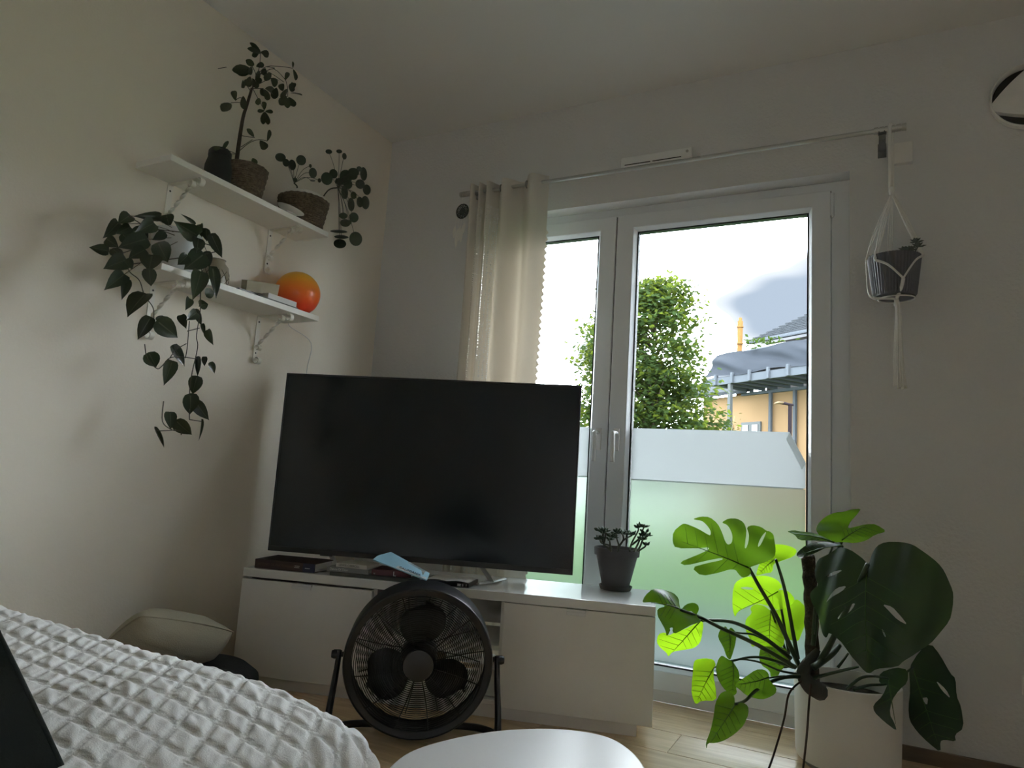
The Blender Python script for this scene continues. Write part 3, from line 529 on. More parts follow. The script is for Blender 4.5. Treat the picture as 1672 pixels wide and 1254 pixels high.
def door_handle(s, x, z, rotate=1):
    h = MB()
    h.box((x - 0.014, 0.048, z - 0.075), (x + 0.014, 0.0595, z + 0.02))
    ro = obj('handle', h, M_handle, s, bevel=0.004)
    b = MB()
    b.tube(spline([(x, 0.05, z), (x, 0.02, z), (x, 0.006, z - 0.004), (x + 0.003, 0.0, z - 0.03), (x + 0.004, 0.0, z - 0.075), (x + 0.004, 0.0, z - 0.125)], 5), [0.010] * 12 + [0.0095] * 14, 10, squash=0.75)
    b.v and obj('handle', b, M_handle, s, smooth=True)
door_handle(SR, 1.286, 1.045)
door_handle(SL, 1.205, 1.045)
obj('meeting_gap', MB().box((1.2434, 0.066, 0.05), (1.2466, 0.075, 2.008)), M_gasket, DOOR)
for zz in (1.955, 0.25):
    obj('hinge', MB().tube([(2.114, 0.068, zz - 0.045), (2.114, 0.068, zz + 0.045)], 0.0085, 10).tube([(2.114, 0.068, zz - 0.052), (2.114, 0.068, zz - 0.045)], [0.004, 0.0085], 10), M_upvc, DOOR, smooth='auto')
obj('hinge_shadow_gap', MB().box((2.108, 0.0615, 1.9), (2.1115, 0.0625, 2.008)), M_gasket, DOOR)

# ------------------------------------------------------------------ television cabinet
CA = R(16)
MC = Matrix.Translation((0.125, -0.80, 0)) @ Matrix.Rotation(CA, 4, 'Z')
CW, CD = 1.53, 0.385
cab = thing('tv_cabinet', 'long low white cabinet with two flap doors and an open middle bay', 'cabinet', MC.translation, rotz=CA)
b = MB(MC)
b.box((0.012, 0.02, 0.047), (0.028, CD, 0.397)).box((CW - 0.028, 0.02, 0.047), (CW - 0.012, CD, 0.397))
b.box((0.518, 0.02, 0.047), (0.534, CD, 0.397)).box((0.998, 0.02, 0.047), (1.014, CD, 0.397))
b.box((0.028, 0.02, 0.047), (CW - 0.028, CD, 0.063))
b.box((0.028, CD - 0.006, 0.063), (0.518, CD, 0.397)).box((1.014, CD - 0.006, 0.063), (CW - 0.028, CD, 0.397))
obj('carcass', b, M_white, cab, bevel=0.0015, seg=1)
obj('top_board', MB(MC).box((0.0, 0.0, 0.398), (CW, CD + 0.004, 0.43)), M_gloss, cab, bevel=0.0025)
obj('middle_shelf', MB(MC).box((0.534, 0.03, 0.225), (0.998, CD - 0.02, 0.241)), M_white, cab, bevel=0.0015)
obj('back_rail', MB(MC).box((0.534, CD - 0.006, 0.25), (0.998, CD, 0.397)), M_cabin, cab)
obj('plinth', MB(MC).box((0.05, 0.035, 0.0), (CW - 0.05, 0.055, 0.047)), M_white, cab, bevel=0.001)
obj('plinth', MB(MC).box((0.05, CD - 0.05, 0.0), (CW - 0.05, CD - 0.03, 0.047)), M_white, cab, bevel=0.001)
for x0, x1, hx0, hx1, sag in ((0.0, 0.521, 0.21, 0.288, 0.005), (1.012, CW, 1.232, 1.297, 0.0)):
    d = obj('door', MB(MC).box((x0, 0.0, 0.047), (x1, 0.018, 0.3955 - sag)), M_white, cab, bevel=0.0015)
    obj('handle', MB(MC).box((hx0, -0.012, 0.3885 - sag), (hx1, 0.0, 0.3965 - sag)).box((hx0, -0.012, 0.377 - sag), (hx1, -0.009, 0.3885 - sag)), M_handle, d, bevel=0.001)
rt = thing('adapter_box', 'small white power adapter standing in the open bay of the white cabinet', 'box', MC @ Vector((0.93, 0.16, 0.063)), rotz=CA)
obj('housing', MB(MC).box((0.90, 0.05, 0.0632), (0.9965, 0.12, 0.155)), M_paper, rt, bevel=0.006)
obj('plug', MB(MC).box((0.965, 0.06, 0.1555), (0.9965, 0.1, 0.19)), M_paper, rt, bevel=0.004)

# ------------------------------------------------------------------ television
TA = R(19)
MT = Matrix.Translation((0.067, -0.632, 0)) @ Matrix.Rotation(TA, 4, 'Z')
TW = 1.232
tv = thing('television', 'large black flat television standing on the white cabinet', 'television', MT @ Vector((TW / 2, 0.02, 0.43)), rotz=TA)
bz_ = frame_ring(0, TW, 0.478, 1.206, 0.007, 0.0, 0.018, wb=0.021)
bz_.v = [tuple(MT @ Vector(p)) for p in bz_.v]
obj('bezel', bz_, M_bezel, tv, bevel=0.0015)
obj('screen', MB(MT).box((0.007, 0.003, 0.499), (TW - 0.007, 0.012, 1.199)), M_screen, tv)
bk = MB(MT)
bk.box((0.004, 0.0185, 0.484), (TW - 0.004, 0.03, 1.2))
bk.prism([(0.2, 0.03), (TW - 0.2, 0.03), (TW - 0.26, 0.062), (0.26, 0.062)], 0.52, 0.9)
obj('back_shell', bk, M_black, tv, bevel=0.002)
obj('logo_plate', MB(MT).box((0.225, -0.003, 0.4745), (0.275, 0.012, 0.4785)), M_bezel, tv)
M_steel2 = mat('satin_silver', (0.7, 0.7, 0.7), 0.35, metal=0.6)
for cx in (0.26, 0.875):
    st = MB(MT)
    st.tube([(cx, 0.02, 0.482), (cx + 0.035, -0.02, 0.455), (cx + 0.06, -0.06, 0.4375)], 0.011, 8, squash=0.5)
    st.tube([(cx + 0.06, -0.06, 0.4375), (cx + 0.02, -0.135, 0.4365)], 0.0095, 8, squash=0.5)
    st.tube([(cx + 0.06, -0.06, 0.4375), (cx + 0.09, 0.06, 0.4365)], 0.0095, 8, squash=0.5)
    obj('foot', st, M_steel2, tv, smooth='auto')

# ------------------------------------------------------------------ things on the cabinet
def book(name, label, x0, y0, z0, w, d, h, cover, ang=0.0, group=None, spine_front=True):
    T = MC @ Matrix.Translation((x0, y0, z0)) @ Matrix.Rotation(ang, 4, 'Z')
    t = thing(name, label, 'book', T.translation, group, CA + ang)
    cv = MB(T)
    cv.box((0, 0.003, 0), (w, d, 0.0022)).box((0, 0.003, h - 0.0022), (w, d, h)).box((0, 0, 0), (w, 0.003, h))
    obj('cover', cv, cover, t, bevel=0.0006, seg=1)
    obj('page_block', MB(T).box((0.003, 0.0032, 0.0024), (w - 0.004, d - 0.004, h - 0.0024)), M_paper, t)
    return t, T
RX = Matrix.Rotation(PI / 2, 4, 'X')
M_bk1 = mat('oxblood_book_cloth', (0.045, 0.022, 0.02), 0.55, var=0.3, scale=20)
M_navy = mat('navy_print', (0.012, 0.016, 0.05), 0.5)
M_faint = mat('faded_gilt_print', (0.12, 0.08, 0.06), 0.6)
M_whp = mat('white_print', (0.8, 0.8, 0.78), 0.6)
M_blp = mat('black_print', (0.02, 0.02, 0.02), 0.6)
t1, T1 = book('book', 'thick dark red hardback lying at the left end of the white cabinet', 0.034, 0.018, 0.4305, 0.247, 0.17, 0.033, M_bk1)
obj('spine_band', MB(T1).box((0.198, -0.0008, 0.0005), (0.2468, -0.0001, 0.0325)), M_navy, t1)
text('title_print', 'HISTORY OF PHOTOGRAPHY', 0.0125, T1 @ Matrix.Translation((0.012, -0.0006, 0.016)) @ RX, M_faint, t1)
for q in ((0.165, 0.019, 0.185, 0.0208), (0.163, 0.0135, 0.184, 0.0152), (0.207, 0.0135, 0.227, 0.0158)):
    obj('label_print', MB(T1).box((q[0], -0.0012, q[1]), (q[2], -0.0006, q[3])), M_whp, t1)
M_bk2 = mat('dark_olive_cover', (0.05, 0.055, 0.05), 0.5, var=0.3, scale=30)
M_bk3 = mat('grey_cover', (0.22, 0.225, 0.22), 0.5)
M_bk4 = mat('white_cover', (0.62, 0.60, 0.57), 0.5)
M_bk5 = mat('maroon_cover', (0.08, 0.012, 0.02), 0.45)
t2, T2 = book('book', 'dark olive paperback at the bottom of the pile under the blue pamphlet', 0.345, 0.012, 0.4305, 0.34, 0.13, 0.0125, M_bk2)
t3_, T3 = book('book', 'grey paperback with white title in the middle of the pile', 0.328, 0.02, 0.4432, 0.165, 0.125, 0.0165, M_bk3)
text('title_print', 'Dance Of Titan', 0.0115, T3 @ Matrix.Translation((0.012, -0.0004, 0.009)) @ RX, M_whp, t3_)
t4, T4 = book('book', 'white paperback with black lettering on top of the pile', 0.358, 0.03, 0.4599, 0.125, 0.12, 0.0145, M_bk4, R(-3))
text('title_print', 'LEWIS CARROLL', 0.0115, T4 @ Matrix.Translation((0.012, -0.0004, 0.0075)) @ RX, M_blp, t4)
t5, T5 = book('book', 'maroon paperback lying beside the white one under the blue pamphlet', 0.503, 0.024, 0.4432, 0.15, 0.12, 0.021, M_bk5, R(4))
obj('label_print', MB(T5).box((0.083, -0.0008, 0.002), (0.086, -0.0002, 0.018)).box((0.086, -0.0008, 0.002), (0.093, -0.0002, 0.0045)), M_whp, t5)
text('title_print', 'N', 0.008, T5 @ Matrix.Translation((0.008, -0.0004, 0.006)) @ RX, M_whp, t5)
# folded pamphlet leaning on the books
pa = [Vector(p) for p in ((0.887,-1.007,0.554), (1.044,-0.941,0.505), (1.03,-0.905,0.52), (0.892,-0.94,0.577))]
M_pam = mat('blue_pamphlet_print', (0.22, 0.40, 0.50), 0.4)
pf = thing('travel_pamphlet', 'light blue folded pamphlet with a mountain photo leaning on the books', 'pamphlet', (pa[0] + pa[1] + pa[2] + pa[3]) / 4)
e1 = (pa[1] - pa[0]); e2 = (pa[3] - pa[0]); nn = e1.cross(e2).normalized()
if nn.dot(CAMV - pa[0]) < 0: nn = -nn
def quad(P, u0, u1, v0, v1, off, th):
    def q(u, v): return (P[0].lerp(P[1], u)).lerp(P[3].lerp(P[2], u), v)
    A = [q(u0, v0), q(u1, v0), q(u1, v1), q(u0, v1)]
    b = MB(); vs = [p + nn * off for p in A] + [p + nn * (off + th) for p in A]
    return b.add(vs, [(3, 2, 1, 0), (4, 5, 6, 7), (0, 1, 5, 4), (1, 2, 6, 5), (2, 3, 7, 6), (3, 0, 4, 7)])
def qp(u, v, off): return (pa[0].lerp(pa[1], u)).lerp(pa[3].lerp(pa[2], u), v) + nn * off
shp = [(0.0, 0.0), (1, 0), (1, 1), (0.06, 1.0), (-0.02, 0.35)]
obj('sheet', MB().add([qp(u, v, -0.004) for u, v in shp] + [qp(u, v, 0.0) for u, v in shp], [(4, 3, 2, 1, 0), (5, 6, 7, 8, 9)] + [(i, (i + 1) % 5, 5 + (i + 1) % 5, 5 + i) for i in range(5)]), M_pam, pf)
obj('photo_print', quad(pa, 0.5, 0.9, 0.3, 0.95, 0.0002, 0.0004), mat('mountain_print', (0.06, 0.065, 0.05), 0.4, var=0.8, scale=40, col2=(0.3, 0.33, 0.3)), pf)
obj('title_band', quad(pa, 0.42, 0.98, 0.02, 0.26, 0.0002, 0.0004), mat('grey_title_band', (0.42, 0.45, 0.45), 0.4), pf)
ex = e1.normalized(); ey = nn.cross(ex)
text('title_print', 'CALIFORNIA', 0.0125, Matrix(((ex.x, ey.x, nn.x, 0), (ex.y, ey.y, nn.y, 0), (ex.z, ey.z, nn.z, 0), (0, 0, 0, 1))).__class__.Translation(pa[0] + e1 * 0.45 + e2 * 0.14 + nn * 0.0008) @ Matrix(((ex.x, ey.x, nn.x, 0), (ex.y, ey.y, nn.y, 0), (ex.z, ey.z, nn.z, 0), (0, 0, 0, 1))), M_blp, pf)
# flat console with a magazine on it
co = thing('set_top_box', 'flat black box with silver ports lying under the television', 'box', MC @ Vector((0.8, 0.06, 0.43)), rotz=CA)
obj('housing', MB(MC).box((0.7, 0.012, 0.4315), (0.878, 0.15, 0.4455)), M_black, co, bevel=0.002)
obj('port_strip', MB(MC).box((0.835, 0.011, 0.4345), (0.848, 0.0125, 0.443)).box((0.853, 0.011, 0.4345), (0.857, 0.0125, 0.443)).box((0.864, 0.011, 0.4345), (0.870, 0.0125, 0.443)), M_chrome, co)
for fx_ in (0.71, 0.85):
    obj('foot', MB(MC).box((fx_, 0.03, 0.4302), (fx_ + 0.02, 0.15, 0.4316)), M_black, co)
mg = thing('magazine', 'open white magazine lying on the flat black box under the television', 'magazine', MC @ Vector((0.8, 0.06, 0.447)), rotz=CA)
for sgn in (0, 1):
    obj('page', MB(MC).grid(lambda u, v: (0.712 + (u * 0.5 + sgn * 0.5) * 0.162, 0.018 + v * 0.13, 0.4462 + 0.004 * math.sin(PI * u) + 0.0006), 10, 2), M_paper, mg, smooth=True)
sf = MB(MC).box((0.965, -0.0003, 0.43), (0.97, 0.0, 0.431))

# ------------------------------------------------------------------ jade plant
jp = Vector((1.385,-0.161,0.43)) + Vector((-0.02, 0.045, 0))
jade = thing('jade_plant', 'small branching jade plant in a dark grey clay pot on the white cabinet', 'plant', jp)
M_clay = mat('dark_grey_clay', (0.085, 0.08, 0.085), 0.7, bump=0.1, bscale=60)
k = 0.085 / 0.0849
obj('saucer', MB().lathe([(0.045, 0), (0.058, 0.001), (0.064, 0.016), (0.060, 0.016), (0.055, 0.006), (0.0, 0.006)], jp + Vector((0, 0, 0.0005)), 36), M_clay, jade, smooth='auto')
obj('pot', MB().lathe([(0.05, 0.0), (0.078, 0.118), (0.0785, 0.122), (0.086, 0.122), (0.088, 0.148), (0.086, 0.151), (0.081, 0.151), (0.079, 0.14), (0.076, 0.13), (0.0, 0.13)], jp + Vector((0, 0, 0.0068)), 40), M_clay, jade, smooth='auto')
obj('soil', MB().lathe([(0.0775, 0.131), (0.05, 0.134), (0.0, 0.135)], jp + Vector((0, 0, 0.0068)), 24), M_soil, jade)
sb = MB()
for p in JADE_STEMS:
    sb.tube(spline(p, 4), [0.0042 - 0.0018 * i / (len(p) * 4 - 3) for i in range((len(p) - 1) * 4 + 1)], 6)
obj('stem', sb, mat('jade_stem', (0.07, 0.075, 0.055), 0.7), jade, smooth=True)
M_jade = mat('jade_leaf', (0.045, 0.085, 0.045), 0.35, var=0.3, scale=40)
jl = MB()
for tp in JADE_TIPS:
    tp = Vector(tp)
    for k in range(7):
        a = k * 2.4; el = random.uniform(0.1, 1.0)
        d = Vector((math.cos(a) * math.cos(el), math.sin(a) * math.cos(el), math.sin(el)))
        W = aim(tp, tp + d * random.uniform(0.017, 0.026), random.uniform(0.0095, 0.013), Vector((0, 0, 1)) + d.orthogonal())
        vs = [W @ Vector(q) for q in ((-0.12, 0, 0), (0.12, 0, 0), (0.5, 0.6, 0.04), (0.25, 0.93, 0), (0, 1, 0), (-0.25, 0.93, 0), (-0.5, 0.6, 0.04), (0, 0.55, 0.14), (0, 0.55, -0.12))]
        ring = [0, 1, 2, 3, 4, 5, 6]
        jl.add(vs, [(ring[i], ring[(i + 1) % 7], 7) for i in range(7)] + [(ring[(i + 1) % 7], ring[i], 8) for i in range(7)])
lo_ = obj('leaves', jl, M_jade, jade, smooth=True)
lo_['kind'] = 'stuff'

# ------------------------------------------------------------------ floor fan
FC = Vector((0.969,-0.837,0.25))
fy = Vector((CAMV.x - FC.x, CAMV.y - FC.y, 0)).normalized()      # facing direction
fz = (Vector((0, 0, 1)) + fy * -0.0).normalized()
fx = fz.cross(-fy)
tilt = R(4)
MFS = Matrix(((fx.x, -fy.x, 0, FC.x), (fx.y, -fy.y, 0, FC.y), (0, 0, 1, FC.z), (0, 0, 0, 1)))   # local: x right, y away, z up
MF = MFS @ Matrix.Rotation(tilt, 4, 'X')
FR = 0.229
fan = thing('floor_fan', 'round black metal floor fan on a tube stand in front of the white cabinet', 'fan', (FC.x, FC.y, 0))
AX = Matrix.Rotation(PI / 2, 4, 'X')    # lathe z -> -y (towards the viewer)
rim = MB(MF).lathe([(FR - 0.004, -0.06), (FR, -0.056), (FR, 0.06), (FR - 0.003, 0.066), (FR - 0.008, 0.068), (FR - 0.024, 0.062), (FR - 0.026, 0.058), (FR - 0.010, 0.05), (FR - 0.008, -0.05), (FR - 0.012, -0.06)], n=72, T=AX, ring=True)
obj('drum', rim, M_blackm, fan, smooth='auto')
def grille(yf, sg):
    g = MB(MF)
    nr = 27
    for i in range(nr):
        r = 0.042 + (FR - 0.028 - 0.042) * i / (nr - 1)
        yy = yf + sg * 0.02 * math.sin(PI * 0.5 * (1 - r / FR))
        g.tube([(r * math.cos(2 * PI * k / 56), yy, r * math.sin(2 * PI * k / 56)) for k in range(56)], 0.00115, 4, closed=True)
    return g
def spokes(yf, sg, n, off):
    g = MB(MF)
    for i in range(n):
        a = 2 * PI * i / n + off
        p = []
        for j in range(7):
            r = 0.04 + (FR - 0.026 - 0.04) * j / 6
            yy = yf + sg * (0.02 * math.sin(PI * 0.5 * (1 - r / FR)) - 0.0022)
            p.append((r * math.cos(a + 0.1 * j / 6), yy, r * math.sin(a + 0.1 * j / 6)))
        g.tube(p, 0.0017, 5)
    return g
fg = obj('front_grille', grille(-0.062, -1), M_blackm, fan)
obj('spoke', spokes(-0.062, -1, 12, 0.2), M_blackm, fg)
bgq = obj('rear_grille', grille(0.064, 1), M_blackm, fan)
obj('spoke', spokes(0.064, 1, 12, 0.05), M_blackm, bgq)
obj('badge', MB(MF).lathe([(0.048, 0.076), (0.046, 0.083), (0.03, 0.086), (0.0, 0.087)], n=32, T=AX), M_black, fg, smooth='auto')
obj('motor', MB(MF).lathe([(0.05, 0.02), (0.058, 0.0), (0.058, -0.05), (0.05, -0.062), (0.0, -0.062)], n=32, T=AX), M_black, fan, smooth='auto')
bm_blade = []
for i in range(3):
    a0 = R(93 + 120 * i)
    g = MB(MF)
    def bl(u, v, a0=a0):
        r = 0.035 + 0.138 * u
        half = (0.33 + 0.27 * math.sin(PI * min(1, u * 1.05) ** 0.8)) * (1 if u < 0.8 else math.sqrt(max(0.0, 1 - ((u - 0.8) / 0.2) ** 2)) * 0.999 + 0.001)
        half = min(half, 1.2)
        a = a0 + (v - 0.5) * 2 * half * 1.15
        return (r * math.cos(a), -0.012 + 0.05 * (v - 0.5) + 0.006 * math.sin(PI * v), r * math.sin(a))
    g.grid(bl, 12, 10)
    n0 = len(g.v)
    obj('blade', g, M_black, fan, smooth=True)
stand = MB(MFS)
HW = 0.247
for sgn in (-1, 1):
    L = MB(MFS)
    pts = spline([(sgn * HW, 0.0, 0.012), (sgn * (HW + 0.004), -0.01, -0.06), (sgn * (HW + 0.012), -0.025, -0.16), (sgn * (HW + 0.014), -0.035, -FC.z + 0.012)], 5)
    L.tube(pts, [0.013 + 0.007 * i / (len(pts) - 1) for i in range(len(pts))], 10, squash=0.6)
    obj('stand_leg', L, M_blackm, fan, smooth='auto')
    obj('tilt_knob', MB(MFS).lathe([(0.0, -0.02), (0.011, -0.02), (0.014, -0.012), (0.014, 0.006), (0.008, 0.01), (0.008, 0.022), (0, 0.022)], (0, 0, 0), 14, T=Matrix.Translation((sgn * (HW + 0.003), 0, 0.0)) @ Matrix.Rotation(-sgn * PI / 2, 4, 'Y')), M_black, fan, smooth='auto')
bz = -FC.z + 0.012
base = spline([(-(HW + 0.014), -0.035, bz), (-(HW + 0.012), 0.04, bz + 0.0), (-(HW - 0.04), 0.085, bz + 0.004), (-0.1, 0.1, bz + 0.004), (0.1, 0.1, bz + 0.004), (HW - 0.04, 0.085, bz + 0.004), (HW + 0.012, 0.04, bz), (HW + 0.014, -0.035, bz)], 6)
obj('base_tube', MB(MFS).tube(base, 0.0115, 10), M_blackm, fan, smooth='auto')
base2 = spline([(-(HW + 0.014), -0.035, bz), (-(HW + 0.012), -0.085, bz), (-(HW - 0.03), -0.10, bz), (HW - 0.03, -0.10, bz), (HW + 0.012, -0.085, bz), (HW + 0.014, -0.035, bz)], 6)
cordp = spline([(FC.x - 0.19, FC.y - 0.0, 0.006), (FC.x - 0.32, FC.y - 0.12, 0.005), (FC.x - 0.5, FC.y - 0.1, 0.005), (FC.x - 0.75, FC.y - 0.05, 0.005)], 6)
obj('power_cord', MB().tube(cordp, 0.0035, 6), M_black, fan, smooth=True)

# ------------------------------------------------------------------ wall shelves
def shelf(label, zb, y0, y1, dpt, yb, zlen):
    t = thing('wall_shelf', label, 'shelf', (0, (y0 + y1) / 2, zb), 'white bracket shelves on the cream wall')
    obj('board', MB().box((0.002, y0, zb), (dpt, y1, zb + 0.022)), M_shelf, t, bevel=0.0015)
    for yy in yb:
        br = obj('bracket', MB().box((0.001, yy - 0.011, zb - zlen), (0.0045, yy + 0.011, zb - 0.0005)).box((0.0045, yy - 0.009, zb - 0.005), (dpt - 0.03, yy + 0.009, zb - 0.0008)), M_bracket, t, bevel=0.001)
        tw = MB()
        n = 26
        A = Vector((0.004, yy, zb - zlen + 0.062)); B = Vector((dpt - 0.062, yy, zb - 0.016))
        d = (B - A).normalized(); s1 = Vector((0, 1, 0)); s2 = d.cross(s1)
        vs = []; fs = []
        for i in range(n + 1):
            p = A.lerp(B, i / n); a = 4.5 * PI * i / n * (1 if 0.12 < i / n < 0.88 else 1)
            e = s1 * math.cos(a) + s2 * math.sin(a); f = s1 * -math.sin(a) + s2 * math.cos(a)
            vs += [p + e * 0.0065 + f * 0.0028, p - e * 0.0065 + f * 0.0028, p - e * 0.0065 - f * 0.0028, p + e * 0.0065 - f * 0.0028]
        for i in range(n):
            for k2 in range(4):
                l = (k2 + 1) % 4
                fs.append((i * 4 + k2, i * 4 + l, i * 4 + 4 + l, i * 4 + 4 + k2))
        tw.add(vs, fs)
        obj('twisted_brace', tw, M_bracket, br, smooth='auto')
        def curl(cx, cz, r, a0, a1):
            c = MB(); pr = []
            for i in range(15):
                a = a0 + (a1 - a0) * i / 14; rr = r * (1 - 0.45 * i / 14)
                pr.append((cx + rr * math.cos(a), cz + rr * math.sin(a)))
            vs = []; fs = []
            for i, (x, z) in enumerate(pr):
                a = a0 + (a1 - a0) * i / 14
                for w, s_ in ((-0.009, 1), (0.009, 1), (0.009, -1), (-0.009, -1)):
                    vs.append((x + s_ * 0.0017 * math.cos(a), yy + w, z + s_ * 0.0017 * math.sin(a)))
            for i in range(14):
                for k2 in range(4):
                    l = (k2 + 1) % 4
                    fs.append((i * 4 + k2, i * 4 + l, i * 4 + 4 + l, i * 4 + 4 + k2))
            fs += [(0, 1, 2, 3), (56, 57, 58, 59)]
            return c.add(vs, fs)
        obj('scroll', curl(0.0205, zb - zlen + 0.006, 0.017, PI, PI * 2.7), M_bracket, br, smooth='auto')
        obj('scroll', curl(0.018, zb - zlen + 0.056, 0.013, PI, -PI * 0.6), M_bracket, br, smooth='auto')
        obj('scroll', curl(dpt - 0.024, zb - 0.017, 0.0165, PI / 2, -PI * 1.1), M_bracket, br, smooth='auto')
        obj('scroll', curl(dpt - 0.068, zb - 0.016, 0.0145, PI / 2, -PI * 1.0), M_bracket, br, smooth='auto')
        for zz in (zb - 0.026, zb - zlen + 0.036):
            obj('screw_hole', MB().tube([(0.0044, yy, zz), (0.0052, yy, zz)], 0.0038, 10), M_black, br)
    return t
shelf('upper white wall shelf holding the two baskets', 1.797, -1.36, -0.597, 0.185, (-1.222, -0.745), 0.183)
shelf('lower white wall shelf holding the trailing plant and the orange lamp', 1.425, -1.348, -0.612, 0.195, (-1.235, -0.752), 0.192)
ZT, ZL = 1.8195, 1.4475
# dark canister
vc = Vector((0.085, -1.098, ZT))
can = thing('canister', 'tall dark canister with domed lid at the left end of the upper shelf', 'jar', vc)
obj('body', MB().lathe([(0.047, 0), (0.05, 0.003), (0.048, 0.085), (0.040, 0.118), (0.039, 0.122)], vc, 32), mat('dark_green_glaze', (0.012, 0.014, 0.011), 0.6), can, smooth='auto')
obj('lid', MB().lathe([(0.041, 0.1225), (0.041, 0.142), (0.034, 0.152), (0.016, 0.156), (0.0, 0.1565)], vc, 32), mat('dark_lid', (0.014, 0.014, 0.013), 0.7), can, smooth='auto')
def basket(parent, c, r0, r1, h, rings, rim=True):
    obj('basket_wall', MB().lathe([(r0 - 0.004, 0.0), (r1 - 0.004, h - 0.004), (r1 - 0.008, h - 0.004), (r0 - 0.008, 0.006), (0.0, 0.006)], c, 40), M_basket, parent, smooth='auto')
    co_ = MB()
    n = 48
    for i in range(rings):
        z = (i + 0.5) / rings * h; r = r0 + (r1 - r0) * z / h
        pts = []; rs = []
        for k in range(n):
            a = 2 * PI * k / n
            wob = 0.0013 * math.sin(k * 5 + i * 2.1)
            pts.append((c[0] + (r + wob) * math.cos(a), c[1] + (r + wob) * math.sin(a), c[2] + z + 0.001 * math.sin(k * 3.1 + i)))
            rs.append(h / rings * (0.5 + 0.17 * ((k + i) % 2)))
        co_.tube(pts, rs, 5, closed=True)
    o = obj('woven_coil', co_, M_basket, parent, smooth=True)
    return o
# umbrella tree
b1 = Vector((0.095, -0.985, ZT))
sch = thing('umbrella_tree', 'slender dark umbrella plant in a small woven basket on the upper shelf', 'plant', b1)
basket(sch, b1, 0.064, 0.082, 0.128, 17)
obj('soil', MB().lathe([(0.073, 0.116), (0.0, 0.12)], b1, 24), M_soil, sch)
M_sch = mat('umbrella_leaf', (0.024, 0.036, 0.012), 0.4, trans=0.15, tcol=(0.10, 0.13, 0.03), rnd=0.25)
tr_ = [Vector(p) for p in SCHEF_TRUNK]
tr_[0] = Vector((tr_[0].x, tr_[0].y, ZT + 0.11))
obj('trunk', MB().tube(spline(tr_, 4), [0.0078 - 0.003 * i / 16 for i in range(17)], 8), M_bark, sch, smooth=True)
sm = MB()
for p in SCHEF_STEMS: sm.tube(spline(p, 4), 0.0013, 5)
sm_o = obj('stalks', sm, mat('dark_stalk', (0.04, 0.035, 0.02), 0.6), sch, smooth=True)
sm_o['kind'] = 'stuff'
LF_oval = unit_leaf('leaf', [(0.02, 0), (0.22, 0.15), (0.40, 0.4), (0.5, 0.66), (0.42, 0.85), (0.2, 0.97), (0.001, 1.0)], M_sch, 0.16, 0.12)
def face(p, k=0.55):
    d = (CAMV - Vector(p)).normalized()
    return d + Vector((random.uniform(-k, k), random.uniform(-k, k), random.uniform(-k * 0.5, k)))
for q in SCHEF:
    inst('leaf', LF_oval, aim(q[0:3], q[3:6], q[6], face(q[0:3])), sch)
# saucer on the shelf
dc = Vector((0.160, -0.803, ZT))
dish = thing('saucer', 'small shallow white dish on the upper shelf in front of the larger basket', 'dish', dc)
TD = Matrix.Rotation(R(14), 4, 'Y') @ Matrix.Rotation(R(-7), 4, 'X')
obj('bowl', MB().lathe([(0.0, 0.0), (0.028, 0.0), (0.052, 0.012), (0.056, 0.016), (0.052, 0.016), (0.027, 0.005), (0, 0.005)], dc + Vector((0, 0, 0.012)), 36, T=TD), M_paper, dish, smooth='auto')
obj('foot_ring', MB().lathe([(0.024, 0.0), (0.028, 0.002), (0.028, 0.016), (0.024, 0.016)], dc, 24, ring=True), M_paper, dish)
# pilea
b2 = Vector((0.098, -0.672, ZT))
pil = thing('coin_plant', 'round-leaved coin plant spilling from the larger woven basket on the upper shelf', 'plant', b2)
basket(pil, b2, 0.082, 0.104, 0.122, 16)
obj('inner_pot', MB().lathe([(0.07, 0.02), (0.094, 0.137), (0.093, 0.139), (0.088, 0.139), (0.086, 0.125), (0.0, 0.125)], b2, 36), M_bracket, pil, smooth='auto')
obj('soil', MB().lathe([(0.085, 0.126), (0.0, 0.13)], b2, 24), M_soil, pil)
M_pil = mat('coin_leaf', (0.035, 0.052, 0.030), 0.3, trans=0.12, tcol=(0.12, 0.17, 0.06), rnd=0.2)
pv = [(0, 0, 0.06)]; pfc = []
for rr, zz in ((0.5, 0.03), (0.92, -0.01), (1.0, -0.05)):
    for k in range(18):
        a = 2 * PI * k / 18
        pv.append((rr * math.cos(a), rr * math.sin(a), zz))
for k in range(18):
    l = (k + 1) % 18
    pfc.append((0, 1 + k, 1 + l))
    for j in range(2): pfc.append((1 + j * 18 + k, 1 + j * 18 + 18 + k, 1 + j * 18 + 18 + l, 1 + j * 18 + l))
LF_coin = bpy.data.meshes.new('leaf'); LF_coin.from_pydata(pv, [], pfc); LF_coin.materials.append(M_pil)
LF_coin.polygons.foreach_set('use_smooth', [True] * len(LF_coin.polygons))
pst = MB()
for q in PILEA:
    p = Vector(q[:3]); r = q[3]; n = Vector(q[4:7])
    z = n.normalized(); x = z.orthogonal().normalized(); yv = z.cross(x)
    inst('leaf', LF_coin, Matrix(((x.x * r, yv.x * r, z.x * r, p.x), (x.y * r, yv.y * r, z.y * r, p.y), (x.z * r, yv.z * r, z.z * r, p.z), (0, 0, 0, 1))), pil)
    c0 = Vector(PILEA_CROWNS[0] if (p - Vector(PILEA_CROWNS[0])).length < (p - Vector(PILEA_CROWNS[1])).length else PILEA_CROWNS[1])
    mid = c0.lerp(p, 0.5) + Vector((0.0, 0.0, 0.02))
    pst.tube(spline([c0, mid, p - z * 0.003], 4), 0.0011, 5)
